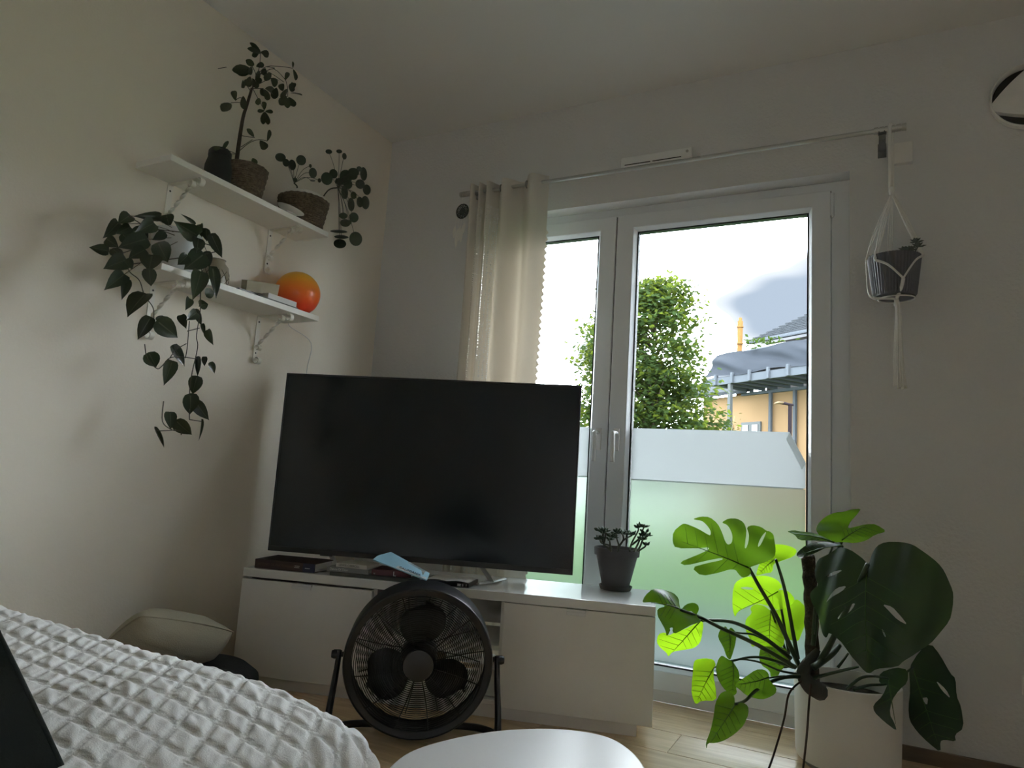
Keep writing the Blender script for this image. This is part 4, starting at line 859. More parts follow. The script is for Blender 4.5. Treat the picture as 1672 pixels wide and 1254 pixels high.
for c0 in PILEA_CROWNS:
    c0 = Vector(c0)
    pst.tube(spline([Vector((c0.x, min(c0.y, b2.y + 0.06), ZT + 0.12)), c0.lerp(Vector((b2.x, b2.y, ZT + 0.14)), 0.3), c0], 4), 0.003, 6)
ps_o = obj('stalks', pst, mat('coin_stalk', (0.06, 0.06, 0.035), 0.6), pil, smooth=True)

ps_o['kind'] = 'stuff'
# philodendron
pc = Vector((0.095, -1.235, ZL))
phi = thing('trailing_philodendron', 'trailing heart-leaved plant in a white pot hanging down from the lower shelf', 'plant', pc)
obj('pot', MB().lathe([(0.048, 0.0), (0.055, 0.004), (0.075, 0.075), (0.082, 0.145), (0.081, 0.15), (0.076, 0.15), (0.073, 0.128), (0.0, 0.128)], pc, 40), mat('white_ceramic', (0.72, 0.73, 0.73), 0.35), phi, smooth='auto')
obj('soil', MB().lathe([(0.0725, 0.129), (0.0, 0.133)], pc, 24), M_soil, phi)
M_phi = mat('philodendron_leaf', (0.022, 0.036, 0.018), 0.3, trans=0.10, tcol=(0.09, 0.10, 0.03), rnd=0.3)
LF_heart = unit_leaf('leaf', [(0.10, -0.10), (0.34, -0.07), (0.47, 0.08), (0.5, 0.25), (0.44, 0.45), (0.33, 0.63), (0.18, 0.8), (0.07, 0.91), (0.001, 1.0)], M_phi, 0.22, 0.16)
M_vein = mat('pale_vein', (0.085, 0.10, 0.06), 0.4)
rib = bpy.data.meshes.new('midrib')
rv = []; rf = []
hz = [(0.0, 0.0), (0.25, 0.0), (0.5, -0.0064), (0.75, -0.0324), (0.95, -0.0676)]
for i, (yy, zz) in enumerate(hz):
    w = 0.035 * (1 - 0.8 * i / 4)
    rv += [(-w, yy, zz + 0.014), (w, yy, zz + 0.014), (0, yy, zz + 0.004)]
for i in range(4):
    for k2 in range(3):
        l = (k2 + 1) % 3
        rf.append((i * 3 + k2, i * 3 + l, i * 3 + 3 + l, i * 3 + 3 + k2))
rib.from_pydata(rv, [], rf); rib.materials.append(M_vein)
for i, q in enumerate(PHILO):
    W = aim(q[0:3], q[3:6], q[6] * 1.1, face(q[0:3], 0.4))
    lf = inst('leaf', LF_heart, W, phi)
    if q[6] > 0.03:
        inst('midrib', rib, W, lf)
vn = MB()
for p in PHILO_VINES: vn.tube(spline(p, 5), 0.0016, 5)
for p in ((pc + Vector((0.05, 0.03, 0.13)), Vector(PHILO_VINES[0][0]) + Vector((-0.02, 0, 0.14)), Vector(PHILO_VINES[0][0])), (pc + Vector((0.05, -0.03, 0.13)), pc + Vector((0.12, -0.05, 0.12)), Vector(PHILO_VINES[9][0])), (pc + Vector((0.05, 0.04, 0.13)), pc + Vector((0.11, 0.08, 0.1)), Vector(PHILO_VINES[10][0]))):
    vn.tube(spline(p, 5), 0.0018, 5)
for q in [PHILO[k] for k in (0, 1, 8, 13, 19, 28)]:
    p = Vector(q[:3]); vn.tube(spline([p, p.lerp(pc + Vector((0.06, 0, 0.13)), 0.45) + Vector((0.01, 0, 0.015)), pc + Vector((0.05, 0, 0.13))], 3), 0.0011, 4)
vn_o = obj('vines', vn, mat('vine_stem', (0.045, 0.04, 0.022), 0.6), phi, smooth=True)

vn_o['kind'] = 'stuff'
# glass lantern jar
jc = Vector((0.085, -1.052, ZL))
jar = thing('lattice_jar', 'pale lattice-patterned jar half hidden behind the trailing plant', 'jar', jc)
M_jar = mat('beige_jar_glaze', (0.32, 0.28, 0.21), 0.3)
obj('body', MB().lathe([(0.035, 0), (0.042, 0.004), (0.047, 0.05), (0.043, 0.085), (0.03, 0.1), (0.028, 0.11), (0.031, 0.113), (0.026, 0.113), (0.024, 0.1)], jc, 32), M_jar, jar, smooth='auto')
lt = MB()
for i in range(9):
    for sg in (1, -1):
        lt.tube([(jc.x + (0.0475 - 0.12 * (j / 8 - 0.5) ** 2 * 0.3) * math.cos(2 * PI * i / 9 + sg * j / 8 * 1.2), jc.y + (0.0475 - 0.12 * (j / 8 - 0.5) ** 2 * 0.3) * math.sin(2 * PI * i / 9 + sg * j / 8 * 1.2), jc.z + 0.008 + 0.076 * j / 8) for j in range(9)], 0.0013, 4)
obj('lattice', lt, mat('dark_lattice', (0.12, 0.09, 0.06), 0.7), jar, smooth=True)
# stacked books on lower shelf
def shelf_book(label, x0, y0, z0, w, d, h, cover, ang):
    T = Matrix.Translation((x0, y0, z0)) @ Matrix.Rotation(PI / 2 + ang, 4, 'Z')
    t = thing('book', label, 'book', T.translation, 'books on the lower shelf', PI / 2 + ang)
    cv = MB(T)
    cv.box((0, 0.002, 0), (w, d, 0.002)).box((0, 0.002, h - 0.002), (w, d, h)).box((0, 0, 0), (w, 0.002, h))
    obj('cover', cv, cover, t, bevel=0.0005, seg=1)
    obj('page_block', MB(T).box((0.003, 0.0022, 0.0022), (w - 0.003, d - 0.003, h - 0.0022)), M_paper, t)
shelf_book('slim white book at the front of the lower shelf beside the orange lamp', 0.185, -0.885, ZL + 0.0055, 0.15, 0.1, 0.022, M_bk4, R(0))
shelf_book('thin dark booklet under the slim white book on the lower shelf', 0.19, -0.93, ZL + 0.0002, 0.2, 0.12, 0.005, M_bk2, R(0))
bq = [Vector(p) for p in ((0.15,-0.962,1.465), (0.15,-0.806,1.478), (0.13,-0.782,1.539), (0.13,-0.946,1.512))]
bt = thing('book', 'beige hardback propped behind the slim white book on the lower shelf', 'book', (0.14, bq[0].y, ZL), 'books on the lower shelf')
bv = [p.copy() for p in bq] + [p + Vector((-0.03, 0, 0.004)) for p in bq]
for p in bv: p.z = max(p.z, ZL + 0.0005)
obj('cover', MB().add(bv, [(0, 1, 2, 3), (7, 6, 5, 4), (0, 4, 5, 1), (1, 5, 6, 2), (2, 6, 7, 3), (3, 7, 4, 0)]), mat('beige_cover', (0.40, 0.36, 0.26), 0.6), bt, bevel=0.0015)
i_ = (bq[1] - bq[0]) * 0.03
obj('page_block', MB().add([bv[3] + i_ + Vector((-0.004, 0, 0.0006)), bv[2] - i_ + Vector((-0.004, 0, 0.0006)), bv[6] - i_ + Vector((0.004, 0, 0.0006)), bv[7] + i_ + Vector((0.004, 0, 0.0006))], [(0, 1, 2, 3)]), M_paper, bt)
kn = thing('notebook', 'flat black notebook edge lying near the trailing plant on the lower shelf', 'notebook', (0.15, -1.0, ZL))
obj('cover', MB().box((0.1, -1.03, ZL + 0.0002), (0.192, -0.94, ZL + 0.006)), M_black, kn, bevel=0.001)
# orange lamp
LP = Vector((0.098, -0.652, ZL))
lr = 0.094
lamp = thing('globe_lamp', 'round glass lamp fading from yellow to red at the end of the lower shelf', 'lamp', LP)
m = bpy.data.materials.new('sunset_glass'); m.use_nodes = True
t = m.node_tree; p = t.nodes['Principled BSDF']
tx = t.nodes.new('ShaderNodeTexCoord'); sx = t.nodes.new('ShaderNodeSeparateXYZ'); cr = t.nodes.new('ShaderNodeValToRGB')
mr = t.nodes.new('ShaderNodeMapRange'); mr.inputs['From Min'].default_value = -0.09; mr.inputs['From Max'].default_value = 0.09
t.links.new(tx.outputs['Object'], sx.inputs[0]); t.links.new(sx.outputs['Z'], mr.inputs['Value']); t.links.new(mr.outputs['Result'], cr.inputs['Fac'])
cr.color_ramp.elements[0].position = 0.15; cr.color_ramp.elements[0].color = (0.85, 0.07, 0.02, 1)
cr.color_ramp.elements[1].position = 0.85; cr.color_ramp.elements[1].color = (0.85, 0.42, 0.03, 1)
e_ = cr.color_ramp.elements.new(0.5); e_.color = (0.9, 0.2, 0.02, 1)
t.links.new(cr.outputs['Color'], p.inputs['Base Color']); p.inputs['Roughness'].default_value = 0.35
obj('globe', MB().lathe([(0.035, 0.004)] + [(lr * math.sin(a), lr * 0.98 - lr * 0.98 * math.cos(a)) for a in [R(24 + 6 * i) for i in range(26)]] + [(0.0, lr * 1.96)], LP, 48), m, lamp, smooth=True)
obj('base', MB().lathe([(0.036, 0.0), (0.036, 0.009), (0.0, 0.009)], LP, 24), M_paper, lamp)
obj('cord', MB().tube(spline([LP + Vector((-0.03, 0.03, 0.004)), (0.03, -0.6, ZL + 0.003), (0.018, -0.598, ZL - 0.03), (0.018,-0.459,1.371), (0.018,-0.467,1.237), (0.018,-0.431,1.044), (0.018,-0.395,0.721)], 6), 0.0016, 6), M_paper, lamp, smooth=True)

# ------------------------------------------------------------------ curtain rod and what hangs on it
YR = -0.10
RA = Vector((0.516,-0.1,2.147)); RB = Vector((2.361,-0.1,2.145))
ZR = (RA.z + RB.z) / 2
rod = thing('curtain_rod', 'thin brushed steel curtain rod above the balcony door', 'curtain rod', ((RA.x + RB.x) / 2, YR, ZR))
obj('pole', MB().tube([(RA.x + 0.02, YR, ZR), (RB.x - 0.02, YR, ZR)], 0.0085, 14), M_steel, rod, smooth='auto')
for xa, xb in ((RA.x, RA.x + 0.062), (RB.x, RB.x - 0.105)):
    pr = []
    nn_ = 6
    for i in range(nn_):
        z0 = i / nn_; z1 = (i + 0.8) / nn_
        pr += [(0.0125, z0), (0.0125, z1), (0.0095, z1 + 0.001), (0.0095, (i + 1) / nn_ - 0.001)]
    pr = [(0.0, 0.0)] + pr + [(0, 1.0)]
    T = Matrix.Translation((xa, YR, ZR)) @ Matrix.Rotation(PI / 2 if xb > xa else -PI / 2, 4, 'Y')
    obj('finial', MB().lathe([(r, z * abs(xb - xa)) for r, z in pr], n=18, T=T), M_steel, rod, smooth='auto')
for xx in (RA.x + 0.09, Vector((2.286,-0.1,2.117)).x):
    bb = MB()
    bb.box((xx - 0.013, -0.108, ZR - 0.016), (xx + 0.013, -0.092, ZR + 0.004)).box((xx - 0.011, -0.1, ZR - 0.034), (xx + 0.011, -0.002, ZR - 0.015)).box((xx - 0.014, -0.004, ZR - 0.06), (xx + 0.014, -0.0005, ZR - 0.005))
    obj('bracket', bb, mat('grey_metal', (0.22, 0.22, 0.22), 0.4, metal=0.6), rod, bevel=0.001)

XC = [Vector(p).x for p in ((0.563,-0.1,2.14), (0.59,-0.1,2.136), (0.614,-0.1,2.133), (0.634,-0.1,2.13), (0.654,-0.1,2.127), (0.677,-0.1,2.124), (0.713,-0.1,2.119), (0.761,-0.1,2.113), (0.831,-0.1,2.103), (0.905,-0.1,2.093), (0.969,-0.1,2.084))]
YC = [-0.09, -0.132, -0.075, -0.13, -0.072, -0.134, -0.066, -0.136, -0.062, -0.138, -0.085]
ZC0, ZC1 = 0.10, ZR + 0.034
def curt(s):
    s = s * (len(XC) - 1); i = min(int(s), len(XC) - 2); f = s - i
    g = (1 - math.cos(PI * f)) / 2
    return XC[i] + (XC[i + 1] - XC[i]) * f, YC[i] + (YC[i + 1] - YC[i]) * g
cur = thing('curtain', 'cream linen curtain with lace stripes bunched at the left end of the rod', 'curtain', ((XC[0] + XC[-1]) / 2, YR, 0.1))
def cfn(u, v):
    x, yv = curt(u)
    z = ZC1 + (ZC0 - ZC1) * v
    w = min(1.0, v * 2)
    return (x + 0.006 * w * math.sin(9 * u + 3.1 * v), yv * (1 - 0.15 * w) - 0.015 * w + 0.008 * w * math.sin(7 * v + 14 * u), z)
def curtain_mat(name, col, lace):
    m = bpy.data.materials.new(name); m.use_nodes = True
    t = m.node_tree; t.nodes.clear(); N = t.nodes.new; Lk = t.links.new
    out = N('ShaderNodeOutputMaterial'); p = N('ShaderNodeBsdfPrincipled'); p.inputs['Base Color'].default_value = (*col, 1); p.inputs['Roughness'].default_value = 0.9
    tr = N('ShaderNodeBsdfTranslucent'); tr.inputs['Color'].default_value = (0.55, 0.45, 0.34, 1)
    ms = N('ShaderNodeMixShader'); ms.inputs['Fac'].default_value = 0.17
    Lk(p.outputs[0], ms.inputs[1]); Lk(tr.outputs[0], ms.inputs[2])
    tx = N('ShaderNodeTexCoord')
    wv = N('ShaderNodeTexNoise'); mpn = N('ShaderNodeMapping'); mpn.inputs['Scale'].default_value = (900, 900, 60)
    Lk(tx.outputs['Object'], mpn.inputs[0]); Lk(mpn.outputs[0], wv.inputs['Vector']); wv.inputs['Scale'].default_value = 1.0
    bp = N('ShaderNodeBump'); bp.inputs['Strength'].default_value = 0.35; bp.inputs['Distance'].default_value = 0.002
    Lk(wv.outputs['Fac'], bp.inputs['Height']); Lk(bp.outputs['Normal'], p.inputs['Normal'])
    if lace:
        vo = N('ShaderNodeTexVoronoi'); vo.inputs['Scale'].default_value = 105; vo.inputs['Randomness'].default_value = 0.35
        Lk(tx.outputs['Object'], vo.inputs['Vector'])
        gt = N('ShaderNodeMath'); gt.operation = 'LESS_THAN'; gt.inputs[1].default_value = 0.3
        Lk(vo.outputs['Distance'], gt.inputs[0])
        tp = N('ShaderNodeBsdfTransparent'); m2 = N('ShaderNodeMixShader')
        Lk(gt.outputs[0], m2.inputs['Fac']); Lk(ms.outputs[0], m2.inputs[1]); Lk(tp.outputs[0], m2.inputs[2])
        Lk(m2.outputs[0], out.inputs['Surface'])
    else:
        Lk(ms.outputs[0], out.inputs['Surface'])
    return m
M_linen = curtain_mat('cream_linen', (0.74, 0.71, 0.66), False)
M_lace = curtain_mat('cotton_lace', (0.80, 0.78, 0.74), True)
segs = [(0.0, 2.45 / 10, M_linen, 'cloth_panel'), (2.45 / 10, 3.5 / 10, M_lace, 'lace_stripe'), (3.5 / 10, 5.15 / 10, M_linen, 'cloth_panel'), (5.15 / 10, 5.95 / 10, M_lace, 'lace_stripe'), (5.95 / 10, 1.0, M_linen, 'cloth_panel')]
for a, b_, mm, nm in segs:
    zt = 0.055 if nm == 'lace_stripe' else 0.0
    nu = max(10, int(90 * (b_ - a)))
    obj(nm, MB().grid(lambda u, v: cfn(a + (b_ - a) * u, zt + v * (1 - zt)), nu, 60), mm, cur, smooth=True, fix=False)
    if zt:
        obj('cloth_panel', MB().grid(lambda u, v: cfn(a + (b_ - a) * u, v * zt), nu, 4), M_linen, cur, smooth=True, fix=False)
ts = MB()
for i in range(58):
    v = 0.12 + i * 0.015
    x, yv, z = cfn(1.0, v)
    ts.add([(x - 0.001, yv, z), (x + 0.013, yv - 0.004, z - 0.02), (x - 0.001, yv - 0.001, z - 0.03), (x + 0.006, yv + 0.003, z - 0.012)], [(0, 1, 2), (0, 3, 1)])
o = obj('scalloped_trim', ts, M_linen, cur, fix=False); o['kind'] = 'stuff'
for i in (2, 4, 6, 8):
    x = (XC[i - 1] + XC[i]) / 2 + 0.0
    T = Matrix.Translation(((XC[i] + XC[i + 1]) / 2, YR, ZR)) @ Matrix.Rotation(PI / 2, 4, 'Y') @ Matrix.Rotation(0, 4, 'X')
    obj('eyelet', MB().tube([T @ Vector((0.0165 * math.cos(2 * PI * k / 20), 0.0165 * math.sin(2 * PI * k / 20), 0)) for k in range(20)], 0.003, 6, closed=True), mat('grey_eyelet', (0.3, 0.3, 0.29), 0.4, metal=0.5), cur, smooth=True)

# dream catcher
dcx = Vector((0.514,-0.07,2.076))
dcn = thing('dream_catcher', 'small white dream catcher with feathers hanging at the left end of the rod', 'ornament', dcx)
rr = 0.032
ring = [(dcx.x + rr * math.cos(2 * PI * k / 32), dcx.y, dcx.z + rr * 1.08 * math.sin(2 * PI * k / 32)) for k in range(32)]
obj('hoop', MB().tube(ring, 0.0034, 6, closed=True), mat('dark_hoop', (0.05, 0.055, 0.05), 0.9), dcn, smooth=True)
wb = MB()
for k in range(12):
    a = 2 * PI * k / 12; a2 = 2 * PI * (k + 0.5) / 12; a3 = 2 * PI * (k + 1) / 12
    for rA, rB in ((1.0, 0.68), (0.68, 0.4)):
        pA = lambda r_, an: (dcx.x + rr * r_ * math.cos(an), dcx.y, dcx.z + rr * 1.08 * r_ * math.sin(an))
        wb.tube([pA(rA, a), pA(rB, a2), pA(rA, a3)], 0.0026, 4)
obj('web', wb, mat('dark_web', (0.06, 0.065, 0.055), 0.9), dcn)
obj('centre_flower', MB().lathe([(0.0, -0.002), (0.014, -0.001), (0.015, 0.0), (0.014, 0.001), (0.0, 0.002)], dcx, 12, T=Matrix.Rotation(PI / 2, 4, 'X')), mat('dark_felt', (0.05, 0.055, 0.05), 0.9), dcn)
obj('hanging_loop', MB().tube([(dcx.x, dcx.y, dcx.z + rr), (dcx.x + 0.006, YR + 0.01, ZR - 0.012), (dcx.x + 0.008, YR, ZR + 0.014)], 0.0012, 5), M_cord, dcn)
M_feather = mat('white_feather', (0.85, 0.83, 0.78), 0.9)
for k, (dx, ln) in enumerate(((-0.03, 0.10), (-0.014, 0.15), (0.0, 0.12), (0.014, 0.13), (0.026, 0.085))):
    f = MB()
    x = dcx.x + dx; z0 = dcx.z - rr * 0.95
    f.tube([(x, dcx.y, z0), (x - 0.004, dcx.y, z0 - ln * 0.45)], 0.0008, 4)
    W = aim((x - 0.004, dcx.y - 0.002 * k, z0 - ln * 0.35), (x - 0.008, dcx.y - 0.002 * k, z0 - ln), 0.017, (0.3, -1, 0.1))
    f.add([W @ Vector(q) for q in ((0, 0, 0), (0.4, 0.3, 0.02), (0.5, 0.6, 0.03), (0.2, 0.92, 0.0), (0, 1, 0), (-0.25, 0.9, 0.0), (-0.5, 0.55, 0.03), (-0.35, 0.25, 0.02))], [(0, 1, 2, 3, 4, 5, 6, 7)])
    obj('feather', f, M_feather, dcn, fix=False)

# macrame hanger with hanging pot
HX = Vector((2.313,-0.12,2.091)).x
PCX = Vector((2.317,-0.12,1.598))
hp = Vector((PCX.x, -0.118, Vector((2.318,-0.118,1.518)).z))
PR0, PR1 = 0.066, 0.082
PH = Vector((2.319,-0.118,1.661)).z - hp.z
pot = thing('hanging_pot', 'ribbed dark grey pot with a small succulent in the hanger right of the door', 'plant pot', hp)
M_rib = mat('ribbed_grey_pot', (0.10, 0.10, 0.115), 0.5)
nv_ = 96
vs = []; fs = []
lev = [(PR0 * 0.7, 0.0), (PR0 * 0.96, 0.003), (PR0, 0.012), (PR1, PH), (PR1 - 0.006, PH), (PR1 - 0.01, PH * 0.85)]
for li, (r, z) in enumerate(lev):
    for kx in range(nv_):
        a = 2 * PI * kx / nv_
        rr2 = r + (0.0022 if kx % 2 else 0) * (1 if li in (2, 3) else 0)
        vs.append((hp.x + rr2 * math.cos(a), hp.y + rr2 * math.sin(a), hp.z + z))
for li in range(len(lev) - 1):
    for kx in range(nv_):
        l = (kx + 1) % nv_
        fs.append((li * nv_ + kx, li * nv_ + l, (li + 1) * nv_ + l, (li + 1) * nv_ + kx))
fs.append(tuple(range(nv_))[::-1]); fs.append(tuple((len(lev) - 1) * nv_ + kx for kx in range(nv_)))
obj('pot', MB().add(vs, fs), M_rib, pot)
M_suc = mat('grey_green_succulent', (0.10, 0.12, 0.10), 0.6)
for px_, py_, dz in ((0.03, -0.03, 0.0), (0.05, 0.0, 0.01), (0.065, -0.02, 0.03), (0.07, -0.045, 0.005), (0.04, -0.05, -0.008), (-0.06, -0.01, -0.012)):
    rs_ = MB(); c = hp + Vector((px_, py_, PH + 0.012 + dz))
    for k in range(14):
        a = k * 2.4; el = 0.15 + 0.09 * k
        d = Vector((math.cos(a) * math.cos(el), math.sin(a) * math.cos(el), math.sin(el)))
        W = aim(c, c + d * (0.026 - 0.0009 * k), 0.012, Vector((0, 0, 1)) - d * 0.2)
        rs_.add([W @ Vector(q) for q in ((-0.2, 0, 0), (0.2, 0, 0), (0.5, 0.6, 0.1), (0, 1, 0.05), (-0.5, 0.6, 0.1), (0, 0.5, -0.1))], [(0, 1, 2, 3, 4), (1, 0, 5), (2, 1, 5), (3, 2, 5), (4, 3, 5), (0, 4, 5)])
    rs_.tube([c + Vector((0, 0, 0.002)), hp + Vector((px_ * 0.6, py_ * 0.6, PH * 0.8))], 0.002, 5)
    obj('rosette', rs_, M_suc, pot)
hang = thing('macrame_hanger', 'white knotted cord plant hanger hung from the right end of the curtain rod', 'plant hanger', (HX, YR, ZR))
kz = Vector((2.313,-0.11,1.908)).z
obj('loop_cord', MB().tube(spline([(HX - 0.004, YR - 0.016, kz), (HX - 0.004, YR - 0.0145, ZR - 0.02), (HX - 0.002, YR - 0.011, ZR + 0.009), (HX, YR, ZR + 0.0165), (HX + 0.002, YR + 0.012, ZR + 0.006), (HX + 0.003, YR + 0.012, ZR - 0.04), (HX + 0.002, YR - 0.006, kz)], 6), 0.0062, 8), M_cord, hang, smooth=True)
kp = Vector((HX, -0.114, kz))
obj('top_knot', MB().lathe([(0.0, -0.014), (0.009, -0.012), (0.0105, 0.0), (0.009, 0.012), (0.0, 0.014)], kp, 12), M_cord, hang, smooth=True)
kb = Vector((hp.x + 0.004, hp.y - PR0 * 0.55, hp.z - 0.012))
fk = Vector((hp.x + 0.024, hp.y - PR0 - 0.014, hp.z + 0.046))
rimz = hp.z + PH
rp_ = [Vector((hp.x - PR1 - 0.003, hp.y - 0.02, rimz - 0.006)), Vector((hp.x + PR1 + 0.003, hp.y - 0.015, rimz - 0.004)), Vector((hp.x - 0.012, hp.y + PR1 + 0.003, rimz - 0.0)), Vector((hp.x - PR1 * 0.72, hp.y - PR1 * 0.78, rimz - 0.02))]
for i, (q, nst, th) in enumerate(((rp_[3], 3, 0.0023), (rp_[1], 3, 0.0036), (rp_[2], 3, 0.0022), (rp_[0], 2, 0.0022))):
    for s_ in range(nst):
        off = Vector(((s_ - 1) * 0.0042, (s_ - 1) * 0.002, 0))
        obj('cord', MB().tube(spline([kp - Vector((0, 0, 0.008)), kp.lerp(q, 0.55) + off * 1.6, q + off * 0.5], 5), th, 6), M_cord, hang, smooth=True)
def cordset(pts, th, k=2, d=0.003):
    for s_ in range(k):
        off = Vector((0, -0.001 * s_, (s_ - (k - 1) / 2) * d * 1.3))
        obj('cord', MB().tube([p + off * (1 if 0 < i < 99 else 1) for i, p in enumerate(spline(pts, 5))], th, 6), M_cord, hang, smooth=True)
lk = Vector((hp.x - PR1 * 0.74, hp.y - PR1 * 0.8, rimz - 0.022)); rk = Vector((hp.x + PR1 + 0.004, hp.y - 0.02, rimz - 0.006))
cordset([lk, Vector((hp.x - 0.02, hp.y - PR1 - 0.006, rimz - 0.05)), fk], 0.0021)
cordset([rk, Vector((hp.x + 0.06, hp.y - PR1 * 0.8, rimz - 0.035)), fk], 0.0021)
cordset([Vector((hp.x - PR1 - 0.004, hp.y - 0.01, rimz - 0.008)), Vector((hp.x - PR1 + 0.001, hp.y - 0.01, hp.z + 0.03)), Vector((hp.x - PR0 - 0.0, hp.y - 0.02, hp.z + 0.0)), Vector((hp.x - 0.03, hp.y - 0.035, hp.z - 0.008)), kb], 0.0021)
cordset([Vector((hp.x - 0.01, hp.y + PR1 + 0.003, rimz - 0.01)), Vector((hp.x + 0.0, hp.y + PR0 + 0.005, hp.z + 0.0)), kb], 0.0021, 2)
obj('cord', MB().tube(spline([fk, (fk + kb) / 2 + Vector((0.004, -0.006, 0)), kb], 5), 0.0062, 8), M_cord, hang, smooth=True)
obj('ring', MB().tube([(hp.x + 0.006 + 0.056 * math.cos(2 * PI * k / 28), hp.y - 0.004 + 0.05 * math.sin(2 * PI * k / 28), hp.z - 0.0045) for k in range(28)], 0.0026, 6, closed=True), M_cord, hang, smooth=True)
tz = Vector((2.333,-0.15,1.197)).z
tail = MB()
for k in range(11):
    a = k * 2.4; r_ = 0.0032 * math.sqrt(k)
    e = Vector((hp.x + 0.012 + math.cos(a) * r_ * 1.9, kb.y + math.sin(a) * r_ * 0.8, tz + random.uniform(0, 0.015)))
    tail.tube(spline([kb + Vector((math.cos(a) * r_ * 0.5, math.sin(a) * r_ * 0.5, 0)), kb + Vector((0.006 + math.cos(a) * r_ * 0.8, math.sin(a) * r_ * 0.6, -0.06)), kb.lerp(e, 0.6) + Vector((math.cos(a + 1) * 0.003, 0, 0)), e], 5), [0.0032] * 13 + [0.0034, 0.0038, 0.0045], 5)
obj('tassel', tail, M_cord, hang, smooth=True)

# wall box and trickle vent
wbx = thing('wall_sensor', 'small blank white square box on the wall beside the hanger', 'wall box', (2.348, -0.01, 2.132 - 0.0))
zA = Vector((2.345,0,2.127)).z; zB = Vector((2.344,0,2.048)).z
xA = Vector((2.305,0,2.103)).x; xB = Vector((2.384,0,2.089)).x
obj('cover', MB().box((xA, -0.022, zB), (xB, -0.0005, zA)), M_white, wbx, bevel=0.003)
vx0, vx1 = Vector((1.278,0,2.224)).x, Vector((1.585,0,2.224)).x
vz0, vz1 = Vector((1.432,0,2.199)).z, Vector((1.431,0,2.244)).z
ven = thing('window_vent', 'narrow white ventilation cover on the wall above the balcony door', 'vent', ((vx0 + vx1) / 2, -0.012, vz0))
obj('cover', MB().box((vx0, -0.018, vz0), (vx1, -0.0005, vz1)), mat('bright_white_plastic', (0.88, 0.89, 0.9), 0.3), ven, bevel=0.003)
for a, b_ in ((0.06, 0.43), (0.46, 0.86)):
    obj('slot', MB().box((vx0 + (vx1 - vx0) * a, -0.0195, vz0 + 0.006), (vx0 + (vx1 - vx0) * b_, -0.0181, vz0 + 0.0095)), M_black, ven)
obj('screw_cap', MB().tube([((vx0 * 0.06 + vx1 * 0.94), -0.0195, (vz0 + vz1) / 2 + 0.006), ((vx0 * 0.06 + vx1 * 0.94), -0.018, (vz0 + vz1) / 2 + 0.006)], 0.006, 14), mat('grey_cap', (0.4, 0.4, 0.4), 0.5), ven)

so = thing('wall_socket', 'white wall socket plate low on the wall at the right edge', 'socket', (2.68,0,0.287))
sA = Vector((2.652,0,0.322)); sB = Vector((2.706,0,0.26))
obj('plate', MB().box((sA.x, -0.01, sB.z), (sB.x, -0.0005, sA.z)), M_white, so, bevel=0.003)
obj('insert', MB().lathe([(0.019, 0.0101), (0.019, 0.0115), (0.016, 0.0115), (0.016, 0.0102), (0, 0.0102)], ((sA.x + sB.x) / 2, 0, (sA.z + sB.z) / 2), 24, T=Matrix.Rotation(PI / 2, 4, 'X')), M_white, so)
# round ventilation cover on the wall
AC = Vector((2.734,0,2.232))
AR = (AC - Vector((2.618,0,2.247))).length
vent = thing('ventilation_cover', 'round white wall ventilation cover at the right edge near the ceiling', 'vent', AC)
TV_ = Matrix.Translation(AC) @ Matrix.Rotation(PI / 2, 4, 'X')
obj('outer_ring', MB().lathe([(AR - 0.008, 0.0005), (AR, 0.006), (AR, 0.026), (AR - 0.004, 0.031), (AR - 0.007, 0.028), (AR - 0.01, 0.008), (AR - 0.012, 0.0005)], n=56, T=TV_, ring=True), M_white, vent, smooth='auto')
obj('recess', MB().lathe([(AR - 0.011, 0.002), (AR - 0.012, 0.006), (0.0, 0.006)], n=48, T=TV_), mat('dark_filter', (0.03, 0.03, 0.03), 0.9), vent)
poly = []
vt = [R(196), R(316), R(76)]
for i in range(3):
    a, b_ = vt[i], vt[(i + 1) % 3]
    if b_ < a: b_ += 2 * PI
    Rr = AR - 0.003
    A_ = Vector((Rr * math.cos(a), Rr * math.sin(a))); B_ = Vector((Rr * math.cos(b_), Rr * math.sin(b_)))
    # short run along the rim then a shallow bowed chord
    for k in range(5):
        aa = a - R(7) + R(14) * k / 4
        poly.append((Rr * math.cos(aa), Rr * math.sin(aa)))
    a1 = a + R(7); b1 = b_ - R(7)
    A1 = Vector((Rr * math.cos(a1), Rr * math.sin(a1))); B1 = Vector((Rr * math.cos(b1), Rr * math.sin(b1)))
    mid = (A1 + B1) / 2; od = mid.normalized()
    for k in range(1, 8):
        f = k / 8
        q = A1.lerp(B1, f) + od * 0.007 * math.sin(PI * f)
        poly.append((q.x, q.y))
vs = [TV_ @ Vector((x, y, 0.03)) for x, y in poly] + [TV_ @ Vector((x, y, 0.008)) for x, y in poly] + [TV_ @ Vector((x * 0.6, y * 0.6, 0.042)) for x, y in poly] + [TV_ @ Vector((0, 0, 0.045))]
n = len(poly)
fs = [(i, (i + 1) % n, n + (i + 1) % n, n + i) for i in range(n)] + [(2 * n + i, 2 * n + (i + 1) % n, (i + 1) % n, i) for i in range(n)] + [(3 * n, 2 * n + (i + 1) % n, 2 * n + i) for i in range(n)] + [tuple(range(n, 2 * n))]
obj('front_panel', MB().add(vs, fs), M_white, vent, smooth='auto')

